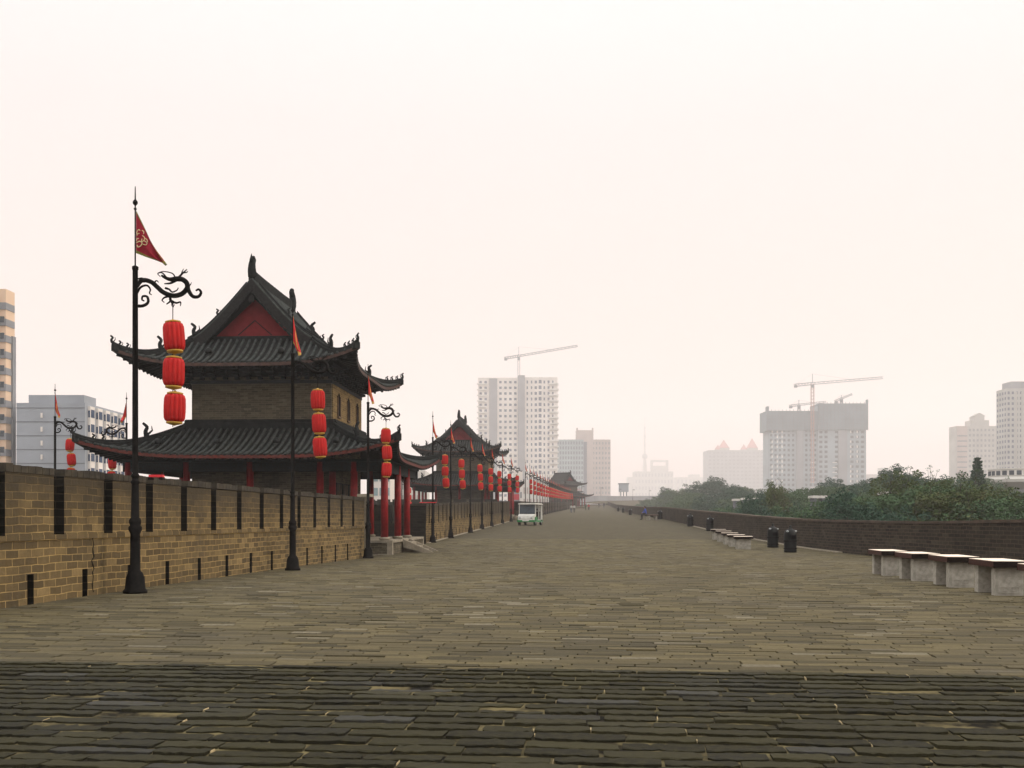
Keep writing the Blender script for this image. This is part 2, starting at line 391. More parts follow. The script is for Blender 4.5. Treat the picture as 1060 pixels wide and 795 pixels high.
# far part of the walk, where the city wall bends to the right
m = MB()
def far_z(t, y): return EYE + t * (HZ - y) / F
A = [P(597, 520.5, 385), P(620, 518.6, 430), P(645, 518.2, 500), P(672, 517.5, 560), P(692, 517, 600)]
B = [P(630, 521.5, 400), P(645, 523, 425), P(660, 524.0, 440), P(675, 525, 450), P(690, 524, 470)]
for i in range(4):
    m.add([A[i], B[i], B[i + 1], A[i + 1]], [(0, 1, 2, 3)])
for i in range(4):
    b0, b1 = B[i].copy(), B[i + 1].copy(); c0, c1 = b0.copy(), b1.copy(); c0.z = c1.z = -12
    m.add([b0, c0, c1, b1], [(0, 1, 2, 3)])
tag(m.build('wall_walk_bend', M['paving']), kind='structure')

# ------------------------------------------------------------------ battlement walls
def seg(m, xf, out, th, Y0, Y1, zb, zt, proud=0.0, ends=False):
    "a block of wall between Y0 and Y1, face at xf, thickness to the outside (sign out); zb, zt functions"
    x0, x1 = xf(Y0), xf(Y1)
    a0, a1 = x0 - out * proud, x1 - out * proud; b0, b1 = x0 + out * (th + proud), x1 + out * (th + proud)
    lo = [(a0, Y0, zb(Y0)), (a1, Y1, zb(Y1)), (b1, Y1, zb(Y1)), (b0, Y0, zb(Y0))]
    hi = [(a0, Y0, zt(Y0)), (a1, Y1, zt(Y1)), (b1, Y1, zt(Y1)), (b0, Y0, zt(Y0))]
    n0 = len(m.m)
    if out < 0: lo = [lo[0], lo[3], lo[2], lo[1]]; hi = [hi[0], hi[3], hi[2], hi[1]]
    m.hexa(lo + hi)
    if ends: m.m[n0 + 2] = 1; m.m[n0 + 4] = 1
def lvl(Y): return max(gz(Y), 0) if Y < 55 else gz(Y)
PITCH = 1.669
M['parapet2'] = brick_mat('dark_bastion_brick', (.035, .032, .024), (.025, .022, .018), (.04, .035, .028), dirt=(.02, .018, .015))  # darker brick for the bastion parapets and the wall end cover
def battlement(Y0, Y1, label, first_slot=None, hidden=False):
    root = thing('battlement_wall', label, 'battlement', (0, 0, 0))
    m = MB(); rnd = random.Random(int(Y0))
    s = first_slot if first_slot is not None else Y0 + 1.0
    base = lambda Y: gz(Y) - .12
    y = Y0
    slots = []
    while s < Y1 - .5: slots.append(s); s += PITCH
    prev = Y0
    for sl in slots + [Y1]:
        e = sl - .16 if sl != Y1 else Y1
        dz = rnd.uniform(-.012, .012)
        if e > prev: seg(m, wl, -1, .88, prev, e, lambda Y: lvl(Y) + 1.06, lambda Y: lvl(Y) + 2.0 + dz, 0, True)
        prev = sl + .16
    # ledge course and solid middle
    n = max(1, int((Y1 - Y0) / 6))
    for i in range(n):
        a, b = Y0 + (Y1 - Y0) * i / n, Y0 + (Y1 - Y0) * (i + 1) / n
        seg(m, wl, -1, .9, a, b, lambda Y: lvl(Y) + .98, lambda Y: lvl(Y) + 1.06, .022)
        seg(m, wl, -1, .9, a, b, lambda Y: lvl(Y) + .46, lambda Y: lvl(Y) + .98)
    prev = Y0
    for sl in slots + [Y1]:
        h = sl - PITCH / 2
        if sl != Y1 and h > Y0 + .2:
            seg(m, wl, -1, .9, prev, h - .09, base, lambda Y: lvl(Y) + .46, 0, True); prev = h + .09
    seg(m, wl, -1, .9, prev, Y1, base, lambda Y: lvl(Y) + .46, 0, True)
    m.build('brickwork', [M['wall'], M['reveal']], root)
    # capping bricks on each merlon
    m = MB(); prev = Y0
    for sl in slots + [Y1]:
        e = sl - .16 if sl != Y1 else Y1
        y = prev
        while y < e - .02:
            q = min(y + .2, e)
            dz = rnd.uniform(-.012, .016)
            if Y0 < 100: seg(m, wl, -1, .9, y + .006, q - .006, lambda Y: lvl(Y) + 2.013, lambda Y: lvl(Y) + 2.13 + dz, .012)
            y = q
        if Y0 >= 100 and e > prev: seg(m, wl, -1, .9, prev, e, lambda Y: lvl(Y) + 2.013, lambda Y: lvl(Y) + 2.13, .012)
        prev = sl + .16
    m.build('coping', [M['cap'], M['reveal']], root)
    # pale kerb strip at the foot
    m = MB()
    n = max(2, int((Y1 - Y0) / 1.2))
    for i in range(n):
        a, b = Y0 + (Y1 - Y0) * i / n, Y0 + (Y1 - Y0) * (i + 1) / n
        x = lambda Y: wl(Y) + .16
        seg(m, x, -1, .155, a + .005, b - .005, lambda Y: gz(Y) - .05, lambda Y: gz(Y) + .035 + rnd.uniform(0, .01))
    if Y0 > 40: m.build('kerb', M['stone'], root)
    return root
M['reveal'] = brick_mat('painted_slot_shade_brick', (.02, .018, .014), (.01, .0095, .008), (.045, .035, .02), bw=.3, bh=.125, ms=.008, dirt=(.008, .008, .007))  # near-black tone paints the slot shade onto the merlon end faces
M['cap'] = simple('dark_capping_brick', (.06, .05, .035), (.03, .027, .022), 5, .9, bmp=.3)
A0 = battlement(-11.4, 37.4, 'yellow brick battlement with tall slots and small drain holes, nearest stretch left of the walk', 15.64 - PITCH * 16)
B0 = battlement(54, 107.6, 'yellow brick battlement between the first and the second pavilion')
m = MB(); m.box(-10.93, -10.02, 53.93, 53.99, -.2, 2.0); m.build('end_face', M['parapet2'], B0)
battlement(124, 321, 'distant battlement running past the second pavilion towards the far gate roof')
battlement(339, 386, 'farthest battlement stretch beyond the hazy gate roof', None)
# crack running down the nearest stretch
m = MB(); rr = random.Random(5); pts = []
for i in range(15):
    z = 1.0 - i * .068; Yc = 16.72 + rr.uniform(-.02, .02) + .02 * (i % 3); pts.append((wl(Yc) + .004, Yc, z))
m.tube(pts, [.006 + .012 * rr.random() for _ in pts], 5)
m.build('crack', M['joint'], A0)
# end pier
m = MB(); m.box(-9.42, -9.18, 37.42, 37.78, -.2, 2.16); p = m.build('end_pier', M['stone'], A0)
m = MB(); m.box(-9.55, -9.05, 37.36, 37.9, 2.162, 2.27); m.build('pier_cap', M['stone'], p)

def return_wall(x0, x1, Y, zg, label):
    m = MB(); th = .5
    m.box(x0, x1, Y, Y + th, zg - .2, zg + 1.1)
    x = x0
    while x < x1 - .3:
        e = min(x + 1.35, x1); m.box(x, e, Y, Y + th, zg + 1.102, zg + 2.1); x = e + .32
    o = m.build('bastion_parapet', M['parapet2']); return tag(o, label, 'parapet')
def bastion(Y0, Y1, far_lat, zg, word):
    m = MB()
    m.box(-far_lat - .6, wl((Y0 + Y1) / 2) - 1.12 + .0, Y0 + .1, Y1 - .1, -12, zg - .18)
    tag(m.build('bastion_floor', M['paving']), kind='structure')
    return_wall(-far_lat, wl(Y1) - .93, Y1, zg, 'dark brick parapet running outward beyond the %s pavilion' % word)
    return_wall(-far_lat, wl(Y0) - .93, Y0 - .5, zg, 'dark brick parapet running outward before the %s pavilion' % word)
    m = MB(); y = Y0 + .02
    m.box(-far_lat - .5, -far_lat, Y0, Y1, zg - .2, zg + 1.1)
    while y < Y1 - .3:
        e = min(y + 1.35, Y1); m.box(-far_lat - .5, -far_lat, y, e, zg + 1.102, zg + 2.1); y = e + .32
    tag(m.build('bastion_parapet', M['parapet2']), 'outer brick parapet behind the %s pavilion' % word, 'parapet')
bastion(38, 54, 25, 0.0, 'first')
bastion(108.2, 124, 27, 1.4, 'second')
bastion(321.6, 339, 30, 5.0, 'far')
# right parapet
root = thing('parapet_wall', 'low dark brick parapet with reddish coping along the right edge of the walk', 'parapet')
m = MB(); mc = MB(); ysr = [-12 + 3 * i for i in range(0, 145)]
for a, b in zip(ysr, ysr[1:]):
    seg(m, wr, 1, .42, a, b, lambda Y: gz(Y) - .1, lambda Y: gz(Y) + 1.26 + .03)
    k = 8 if a < 60 else 2
    for i in range(k):
        y0 = a + (b - a) * i / k; y1 = a + (b - a) * (i + 1) / k; d = random.uniform(-.01, .012)
        seg(mc, wr, 1, .42, y0 + .004, y1 - .004, lambda Y: gz(Y) + 1.292, lambda Y: gz(Y) + 1.36 + d + .02, .03)
m.build('brickwork', M['parapet'], root); mc.build('coping', M['coping'], root)
# drain kerb by right wall
m = MB()
for i in range(40):
    a = 44 + i * 1.1
    seg(m, lambda Y: wr(Y) - .25, 1, .2, a, a + 1.09, lambda Y: gz(Y) - .05, lambda Y: gz(Y) + .05)
m.build('kerb', M['stone'], root)
# far bend parapet
m = MB()
for a, b in zip(A, A[1:]):
    n = 14
    for i in range(n):
        p = a.lerp(b, i / n); q = a.lerp(b, (i + .8) / n)
        d = (b - a).normalized(); nx = Vector((-d.y, d.x, 0)) * .5
        q2 = a.lerp(b, (i + 1) / n)
        m.hexa([p, q2, q2 + nx, p + nx] + [v + Vector((0, 0, 1.1)) for v in (p, q2, q2 + nx, p + nx)])
        m.hexa([v + Vector((0, 0, 1.1)) for v in (p, q, q + nx, p + nx)] + [v + Vector((0, 0, 2.2)) for v in (p, q, q + nx, p + nx)])
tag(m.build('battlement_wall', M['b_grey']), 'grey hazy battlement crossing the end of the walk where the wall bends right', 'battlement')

# red strips lying on the wall tops
def red_strip(px, py, t, L, label, yaw):
    p = P(px, py, t)
    root = thing('light_strip', label, 'strip light', (p.x, p.y, p.z), yaw, 'red strip lights on the wall tops')
    m = MB(); m.box(-L / 2, L / 2, -.05, .05, 0, .045); m.build('tube', M['redglow'], root)
    m = MB()
    for s in (-1, 1): m.box(s * L * .4 - .03, s * L * .4 + .03, -.07, .07, -.05, 0)
    m.build('bracket', M['iron'], root)
M['redglow'] = simple('red_plastic', (.8, .05, .06), (.7, .04, .05), 3, .4)

# ------------------------------------------------------------------ lamp posts
S_ = .00387
def zc(pts): # traced bracket outline, metres from the pole axis and above the ground
    return [((x - 615) * S_, 0.0, 5.75 - (y - 432) * S_) for x, y in pts]
def bracket_mesh():
    m = MB(); m.smooth = True
    def c(pts, r0, r1=None, k=5):
        r1 = r1 if r1 is not None else r0; r0 *= 1.3; r1 *= 1.3; p = spline(zc(pts), k)
        mid = max(r0, r1)
        m.tube(p, [r0 + (r1 - r0) * i / (len(p) - 1) for i in range(len(p))], 7)
    c([(620, 515), (640, 490), (662, 486), (692, 497), (718, 520), (745, 543), (788, 557), (828, 548), (852, 522), (850, 498), (830, 482), (800, 480)], .030, .036)
    c([(800, 480), (775, 482), (752, 474), (735, 464)], .034, .014)
    c([(800, 488), (775, 500), (748, 502)], .02, .008)
    c([(852, 505), (860, 535), (878, 560), (903, 561), (916, 543), (906, 528), (892, 534)], .032, .012)
    c([(620, 604), (650, 603), (673, 588), (670, 562), (650, 560), (646, 575), (656, 581)], .024, .010)
    c([(622, 545), (640, 518), (668, 510), (684, 528), (680, 545), (690, 553)], .018, .007)
    c([(625, 480), (648, 478), (657, 496)], .012, .014)
    c([(760, 476), (738, 452), (718, 456), (730, 470)], .012, .005)
    c([(800, 478), (785, 455), (745, 446), (720, 452)], .010, .005)
    c([(808, 480), (828, 458), (852, 436)], .020, .006)
    c([(826, 460), (830, 446), (836, 434)], .012, .004)
    c([(836, 452), (850, 450), (856, 444)], .011, .004)
    c([(772, 556), (776, 580), (758, 596)], .022, .008)
    c([(774, 572), (784, 592), (790, 610)], .018, .007)
    c([(778, 580), (802, 590), (822, 586), (822, 604)], .018, .006)
    c([(768, 560), (748, 566), (738, 578), (748, 588)], .015, .006)
    c([(752, 522), (770, 528), (784, 540), (805, 532), (812, 520)], .016, .006)
    c([(700, 500), (712, 488), (722, 496)], .012, .005)
    c([(850, 515), (866, 508), (872, 496)], .012, .004)
    return m.mesh('dragon_bracket', M['iron'])
BR = bracket_mesh()
def pole_mesh():
    m = MB(); m.smooth = True
    m.lathe([(.205, 0), (.205, .05), (.175, .08), (.155, .28), (.125, .36), (.088, .40), (.083, 1.05), (.095, 1.08), (.115, 1.12), (.115, 1.17), (.09, 1.2), (.105, 1.25), (.105, 1.29), (.072, 1.34),
             (.062, 1.9), (.062, 1.93), (.075, 1.95), (.075, 1.98), (.058, 2.0), (.055, 2.04), (.07, 2.06), (.07, 2.09), (.052, 2.12), (.046, 5.72), (.055, 5.73), (.055, 5.78), (.02, 5.8)], 16)
    return m.mesh('pole', M['iron'])
PM = pole_mesh()
def rod_mesh():
    m = MB(); m.smooth = True
    m.lathe([(.014, 5.79), (.013, 6.78), (.03, 6.8), (.012, 6.83), (.012, 6.86), (.045, 6.9), (.045, 6.93), (.014, 6.97), (.008, 7.2)], 8)
    return m.mesh('finial_rod', M['iron'])
RM = rod_mesh()
def flag_tri(tip, hoist0, hoist1, fold, mats, name='flag', nx=12, nz=14):
    "pennant: hoist between two heights, tip (x,y,z), folds in y; returns mesh with a hem in the second slot"
    m = MB(); m.smooth = True
    T = Vector(tip)
    idx = {}
    for i in range(nx + 1):
        for j in range(nz + 1):
            u = i / nx; v = j / nz
            p = Vector((.015, 0, hoist0 + (hoist1 - hoist0) * v)).lerp(T, u)
            w = u * fold
            p.y += w * math.sin(v * 7 + u * 5) * .6 + w * .5 * math.sin(u * 9)
            p.x += w * .35 * math.sin(v * 9 + 1)
            p.z -= .04 * math.sin(u * math.pi) * v
            idx[i, j] = len(m.v); m.v.append(tuple(p))
    for i in range(nx):
        for j in range(nz):
            m.f.append((idx[i, j], idx[i + 1, j], idx[i + 1, j + 1], idx[i, j + 1])); m.sm.append(True)
            m.m.append(1 if (j == 0 or j == nz - 1 or i == nx - 1) else 0)
    return m.mesh(name, mats)
F1 = flag_tri((.56, -.06, 5.80), 6.02, 6.78, .09, [M['flag'], M['flag_green']])
F2 = flag_tri((.19, -.05, 5.72), 6.05, 6.80, .16, [M['flag_bright'], M['gold']])
F3 = flag_tri((.20, .04, 5.78), 6.05, 6.80, .2, [M['flag_bright'], M['gold']])
def emblem_mesh():
    m = MB(); m.smooth = True
    def c(pts, r=.007):
        p = spline([((x - 265) * .00258 * 1.0, -.045, 6.78 - (y - 262) * .00258) for x, y in pts], 4); m.tube(p, r, 5)
    c([(285, 440), (283, 415), (295, 400), (305, 408)]); c([(283, 430), (300, 425)]); c([(320, 440), (335, 455), (330, 475), (315, 480), (318, 462)])
    c([(330, 475), (352, 490), (345, 505), (325, 500)]); c([(280, 490), (300, 480), (318, 490), (310, 510), (290, 520), (285, 505)], .009); c([(318, 405), (330, 415), (328, 430)])
    c([(280, 475), (285, 460), (296, 462)]); c([(340, 460), (352, 470), (356, 485)])
    return m.mesh('emblem', M['emblem'])
EM = emblem_mesh()
def lantern_meshes():
    b = MB(); b.smooth = True
    n = 36; prof = [(.125, .02), (.165, .04), (.186, .09), (.192, .2), (.193, .3), (.188, .43), (.168, .49), (.125, .515)]
    b.lathe([(r * .88, z - .55) for r, z in prof], 84, lobes=14, amp=.22)
    k = MB(); k.smooth = True
    k.lathe([(.10, -.045), (.138, -.04), (.138, -.015), (.09, .0), (.03, .008), (.012, .03)], 16)
    k2 = MB(); k2.smooth = True
    k2.lathe([(.012, -.60), (.03, -.59), (.09, -.575), (.14, -.56), (.14, -.53), (.10, -.525)], 16)
    return b.mesh('lantern', M['lantern']), k.mesh('gold_rim', M['gold']), k2.mesh('gold_rim', M['gold'])
LM, LK, LK2 = lantern_meshes()
cordm = MB(); cordm.tube([(0, 0, .22), (0, 0, -1.9)], .008, 5); cordm.tube([(0, 0, .22), (.03, 0, .26), (.0, 0, .3), (-.03, 0, .26), (0, 0, .22)], .006, 5)
CM = cordm.mesh('cord', M['iron'])

BRX = (787 - 615) * S_
def lamp_post(loc, rz, label, group, flag=None, emblem=False):
    o = thing('lamp_post', label, 'lamp post', loc, rz, group)
    link('pole', PM, o); link('finial_rod', RM, o); link('dragon_bracket', BR, o)
    if flag:
        f = link('flag', flag, o)
        if emblem: link('emblem', EM, f)
    return o
def lantern_string(loc, rz, label, group, lean=(0, 0)):
    o = thing('lantern_string', label, 'lanterns', loc, rz, group)
    link('cord', CM, o)
    for k in range(3):
        l = link('lantern', LM, o, (lean[0] * k, lean[1] * k, -.02 - .63 * k)); l.rotation_euler = (random.uniform(-.03, .03), random.uniform(-.08, .08), random.uniform(0, .4))
        link('gold_rim', LK, l); link('gold_rim', LK2, l)
    return o
def post_at(x, Y, rz, plabel, llabel, pg, lg, flag, emblem=False, z=None, lanterns=True, lean=.02):
    z = gz(Y) if z is None else z
    lamp_post((x, Y, z), rz, plabel, pg, flag, emblem)
    if lanterns:
        lx = x + BRX * math.cos(rz); ly = Y + BRX * math.sin(rz)
        lantern_string((lx, ly, z + 5.75 - (612 - 432) * S_ - .21), rz, llabel, lg, (lean, 0))
PG = 'black dragon lamp posts along the battlement'; LG = 'red lantern strings hung from the dragon lamp posts'
def at(px, t):
    p = P(px, 0, t); return p.x, p.y
x, y = at(140, 17.96)
post_at(x, y, YAW, 'tallest black iron lamp post with dragon bracket and crimson flag, nearest the camera', 'nearest and largest string of three red lanterns', PG, LG, F1, True, 0)
x, y = at(303, 27.0)
post_at(x, y, YAW, 'second black dragon lamp post, with a drooping red flag before the first pavilion', 'three red lanterns hanging before the corner of the first pavilion upper wall', PG, LG, F2)
x, y = at(381, 37.6)
post_at(x, y, YAW, 'third black dragon lamp post, at the end of the nearest battlement beside red columns', 'three red lanterns in front of the lower eave corner of the first pavilion', PG, LG, F2)
ords = ['first', 'second', 'third', 'fourth', 'fifth', 'sixth', 'seventh', 'eighth']
for i, (px, t) in enumerate([(448, 55.6), (466.6, 62), (487, 71.5), (499, 80), (509, 88), (520, 98), (529, 106)]):
    x, y = at(px, t)
    post_at(x, y, YAW, '%s dragon lamp post from the near end of the battlement between the two pavilions' % ords[i], '%s string of red lanterns along the battlement between the two pavilions' % ords[i], PG, LG, [F2, F3][i % 2])
y = 125.0; i = 0
while y < 384:
    if not 320 < y < 340:
        post_at(wl(y) + .5, y, YAW, 'small hazy dragon lamp post beyond the second pavilion', 'small red lantern string in the receding row beyond the second pavilion', 'far lamp posts beyond the second pavilion', 'far lantern strings beyond the second pavilion', [F3, F2][i % 2])
    y += 8.6; i += 1
x, y = at(57, 44); post_at(x, y, YAW, 'black dragon lamp post in front of the grey apartment block, outside the battlement', 'red lanterns beside the left tip of the lower roof, before the grey apartment block', PG, LG, F2, z=0)
x, y = at(131, 47); post_at(x, y, YAW + R(180), 'lamp post half hidden behind the lower roof of the first pavilion, red flag showing', 'red lanterns glimpsed below the lower roof of the first pavilion', PG, LG, F3, z=0)
x, y = at(416, 92); post_at(x, y, YAW, 'dragon lamp post seen under the far eave of the first pavilion', 'tiny red lantern string seen under the far eave of the first pavilion', PG, LG, None, z=-.6)
for (px, t) in [(602, 392), (622, 440), (641, 490), (655, 520), (672, 560), (690, 590)]:
    x, y = at(px, t)
    post_at(x, y, YAW, 'tiny hazy lamp post on the battlement at the far end of the walk', '', 'tiny lamp posts at the far bend', '', None, z=P(px, 518, t).z, lanterns=False)

# ------------------------------------------------------------------ pavilion
def skirt(hx, hy, o, z0, z1, up, flare, e=2.2, curve=1.45, rib=.27, th=.13):
    "hipped skirt roof: outer half sizes hx, hy, width o. returns tile mesh, edge mesh, soffit mesh, hip point function"
    inx, iny = hx - o, hy - o
    def pt(side, c, t, dz=0):
        h = (inx, iny, inx, iny)[side]
        q = max(0.0, (abs(c) - (h - e)) / (o + e)); q = min(q, 1)
        k = q ** 3.2
        z = z1 + (z0 - z1) * (1 - max(0.0, 1 - t) ** curve) + up * k * t * t + dz
        n = (iny if side in (0, 2) else inx) + o * t + flare * k * t
        cc = c + math.copysign(flare * k * t, c)
        if side == 0: return Vector((cc, -n, z))
        if side == 1: return Vector((n, cc, z))
        if side == 2: return Vector((-cc, n, z))
        return Vector((-n, -cc, z))
    tile, edge, sof = MB(), MB(), MB()
    for side in range(4):
        inn = (inx, iny, inx, iny)[side]; half = inn + o
        nc = 44
        cs = [-half + 2 * half * i / nc for i in range(nc + 1)]
        NT = 8
        def tm(c): return max(0.0, (abs(c) - inn) / o)
        for mm, dz, flip in ((tile, 0, False), (sof, -th, True)):
            rows = []
            for c in cs:
                t0 = tm(c); col = []
                for j in range(NT + 1):
                    mm.v.append(tuple(pt(side, c, t0 + (1 - t0) * j / NT, dz))); col.append(len(mm.v) - 1)
                rows.append(col)
            for i in range(nc):
                for j in range(NT):
                    f = (rows[i][j], rows[i][j + 1], rows[i + 1][j + 1], rows[i + 1][j])
                    mm.f.append(f[::-1] if flip else f); mm.m.append(0); mm.sm.append(True)
        for a, b in zip(cs, cs[1:]):
            edge.add([pt(side, a, 1, -th), pt(side, b, 1, -th), pt(side, b, 1, .0), pt(side, a, 1, .0)], [(0, 1, 2, 3)])
        # tile ribs
        nr = int(2 * half / rib); tile.smooth = True
        for i in range(nr + 1):
            c = -half + (i + .5) * 2 * half / (nr + 1); t0 = tm(c)
            if t0 > .97: continue
            pts = [pt(side, c, t0 + (1.004 - t0) * j / 7, .03) for j in range(8)]
            tile.mi = 1; tile.tube(pts, .066, 6); tile.mi = 0
        # rafters
        nr = int(2 * half / .3)
        for i in range(nr):
            c = -half * .97 + i * 2 * half * .97 / (nr - 1)
            t0 = max(tm(c), .45)
            if t0 > .93: continue
            sof.bar(pt(side, c, t0, -th - .05), pt(side, c, .985, -th - .04), .1, .09)
    hips = []
    for sx, sy in ((1, -1), (1, 1), (-1, 1), (-1, -1)):
        line = []
        for j in range(15):
            t = j / 14
            p = pt(0, inx + o * t, t)   # front-right hip, mirrored
            line.append(Vector((sx * p.x, sy * -p.y if False else (p.y if sy < 0 else -p.y), p.z)))
        hips.append(line)
    return tile, edge, sof, hips, pt

def sweep(m, pts, w, h, z=0):
    "ridge wall of width w and height h following pts"
    pts = [Vector(p) for p in pts]; n = len(pts); ring = []
    for i, p in enumerate(pts):
        d = pts[min(i + 1, n - 1)] - pts[max(0, i - 1)]; d.z = 0; d.normalize(); s = Vector((d.y, -d.x, 0))
        prof = [(-w / 2, -.1), (-w / 2, h * .55), (-w * .32, h * .62), (-w * .32, h * .85), (-w * .18, h), (w * .18, h), (w * .32, h * .85), (w * .32, h * .62), (w / 2, h * .55), (w / 2, -.1)]
        ring.append([tuple(p + s * a + Vector((0, 0, z + b))) for a, b in prof])
    k = len(ring[0]); vs = [v for r in ring for v in r]
    fs = [(i * k + j, i * k + (j + 1) % k, (i + 1) * k + (j + 1) % k, (i + 1) * k + j) for i in range(n - 1) for j in range(k)]
    fs += [tuple(reversed(range(k))), tuple((n - 1) * k + j for j in range(k))]
    m.add(vs, fs)
def beast(m, p, h, dirn):
    d = Vector(dirn).normalized(); p = Vector(p)
    pts = spline([p, p + d * .04 + Vector((0, 0, h * .4)), p - d * .02 + Vector((0, 0, h * .7)), p + d * h * .25 + Vector((0, 0, h * .95))], 3)
    m.tube(pts, [h * .16 * (1 - .6 * i / (len(pts) - 1)) + .012 for i in range(len(pts))], 6)
    m.tube([p - d * .05 + Vector((0, 0, h * .2)), p - d * h * .4 + Vector((0, 0, h * .5)), p - d * h * .35 + Vector((0, 0, h * .8))], [h * .09, h * .06, .01], 5)
def chiwen(m, p, d, h):
    "owl-tail ridge end: mouth biting the ridge, tail curling up"
    p = Vector(p); d = Vector(d)
    for off, k in ((0, 1.0),):
        pts = spline([p - d * .05, p + Vector((0, 0, h * .3)) + d * .06, p + Vector((0, 0, h * .62)) + d * .03, p + Vector((0, 0, h * .85)) - d * .12, p + Vector((0, 0, h)) - d * .04], 4)
        n = len(pts); m.tube(pts, [.2 * (1 - .5 * i / (n - 1)) for i in range(n)], 8)
    m.tube([p + Vector((0, 0, h * .55)) + d * .05, p + Vector((0, 0, h * .8)) + d * .16, p + Vector((0, 0, h * 1.12)) + d * .1], [.10, .07, .012], 6)
    m.tube([p + Vector((0, 0, h * .2)) - d * .1, p + Vector((0, 0, h * .28)) - d * .3], [.07, .02], 6)
    for k in range(4):
        m.tube([p + Vector((0, 0, h * (.15 + .18 * k))) + d * .12, p + Vector((0, 0, h * (.22 + .18 * k))) + d * .24], [.035, .006], 5)

def make_pavilion(loc, rz, label):
    root = thing('pavilion', label, 'pavilion', loc, rz, 'tiled wall-top pavilions')
    # plinth
    PX, PY0, PY1, PT = 5.75, -4.35, 4.7, .50
    m = MB()
    m.box(-PX + .06, PX - .06, PY0 + .06, PY1 - .06, -.2, PT - .105)
    pl = m.build('plinth', M['body'], root)
    m = MB()
    m.box(-PX, PX, PY0, PY1, PT - .1, PT)
    for sx in (-1, 1):
        for yy in (PY0, PY1 - .22): m.box(sx * PX - (.22 if sx > 0 else 0), sx * PX + (.22 if sx < 0 else 0), yy, yy + .22, -.2, PT - .104)
    m.box(-PX - .02, PX + .02, PY0 - .02, PY0 + .05, -.2, -.06)
    m.build('stone_edging', M['stone'], pl)
    # stair with cheek slabs
    m = MB(); y0, y1 = -1.7, .1
    for k in range(3): m.box(PX, PX + .9 - .28 * k, y0 + .16, y1 - .16, -.2 if k == 0 else -.12 + .17 * (k - 1) + .17 * 0, -.12 + .17 * (k + 1) * 1.0)
    st = m.build('stair', M['stone'], root)
    for yy in (y0, y1 - .14):
        m = MB(); m.hexa([(PX + .002, yy, PT - .35), (PX + 1.25, yy, -.18), (PX + 1.25, yy + .14, -.18), (PX + .002, yy + .14, PT - .35),
                (PX + .002, yy, PT - .0), (PX + 1.3, yy, -.06), (PX + 1.3, yy + .14, -.06), (PX + .002, yy + .14, PT)])
        m.build('cheek_slab', M['stone'], st)
    # columns
    cm = MB(); cm.smooth = True; cm.lathe([(.155, PT + .12), (.15, 2.0), (.14, 3.72)], 16); CMh = cm.mesh('column', M['red'])
    bmh = MB(); bmh.smooth = True; bmh.lathe([(.2, PT), (.24, PT + .06), (.2, PT + .12)], 14); BMh = bmh.mesh('column_base', M['stone'])
    spots = [(x, -3.9) for x in (5.35, 4.1, 2.7, -.2, -2.85, -5.3)] + [(5.35, -.65), (5.35, 1.9), (-5.3, -.6), (-5.3, 2.0), (3.2, 4.3), (0, 4.3), (-2.8, 4.3), (-5.3, 4.3), (3.0, -3.0)]
    for x, y in spots:
        c = link('column', CMh, root, (x, y, 0)); link('column_base', BMh, c)
    # beams over the columns
    m = MB()
    m.box(-5.5, 5.5, -3.98, -3.82, 3.3, 3.68); m.box(-5.5, 5.5, 4.22, 4.38, 3.3, 3.68)
    for x in (-5.3, 5.35): m.box(x - .08, x + .08, -3.815, 4.215, 3.3, 3.68)
    m.box(-5.55, 5.55, -4.05, -3.75, 3.685, 3.80); m.box(-5.55, 5.55, 4.15, 4.45, 3.685, 3.80)
    for x in (-5.3, 5.35): m.box(x - .15, x + .15, -3.745, 4.145, 3.685, 3.80)
    m.build('lintel', M['wood2'], root)
    # body
    bx, by = 2.95, 3.05
    m = MB(); m.box(-bx, bx, -by, by, PT, 7.3); body = m.build('brick_wall', M['body'], root)
    m = MB()                                                  # tan rendered face toward the walk, upper storey
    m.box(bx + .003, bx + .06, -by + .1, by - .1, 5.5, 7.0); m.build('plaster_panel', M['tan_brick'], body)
    for y in (-1.9, 0, 1.9):
        m = MB(); m.box(bx + .02, bx + .085, y - .2, y + .2, 5.75, 6.55)
        for k in range(6):
            a0, a1 = math.pi * k / 6, math.pi * (k + 1) / 6
            m.add([(bx + .085, y + .2 * math.cos(a0), 6.55 + .2 * math.sin(a0)), (bx + .085, y + .2 * math.cos(a1), 6.55 + .2 * math.sin(a1)), (bx + .085, y, 6.55)], [(0, 1, 2)])
        w = m.build('window', M['darkpane'], root)
        m = MB(); m.box(bx + .06, bx + .13, y - .27, y + .27, 5.66, 5.745); m.box(bx + .062, bx + .11, y - .27, y - .205, 5.75, 6.6); m.box(bx + .062, bx + .11, y + .205, y + .27, 5.75, 6.6); m.build('frame', M['tan'], w)
    # ground floor doors toward the walk
    m = MB()
    for y in (-1.8, -.6, .6, 1.8): m.box(bx + .004, bx + .07, y - .5, y + .5, PT, 2.9)
    dr = m.build('door', M['wood2'], root)
    m = MB()
    for y in (-1.8, -.6, .6, 1.8):
        for k in range(-1, 2): m.box(bx + .072, bx + .085, y + k * .3 - .05, y + k * .3 + .05, .8, 2.85)
    m.build('lattice', M['tan'], dr)
    # frieze of brackets under the upper eave
    m = MB()
    m.box(-bx - .06, bx + .06, -by - .06, by + .06, 7.02, 7.16)
    m.build('frieze_beam', M['frieze'], root)
    m = MB()
    m.box(-bx - .1, bx + .1, -by - .1, by + .1, 7.302, 7.9)
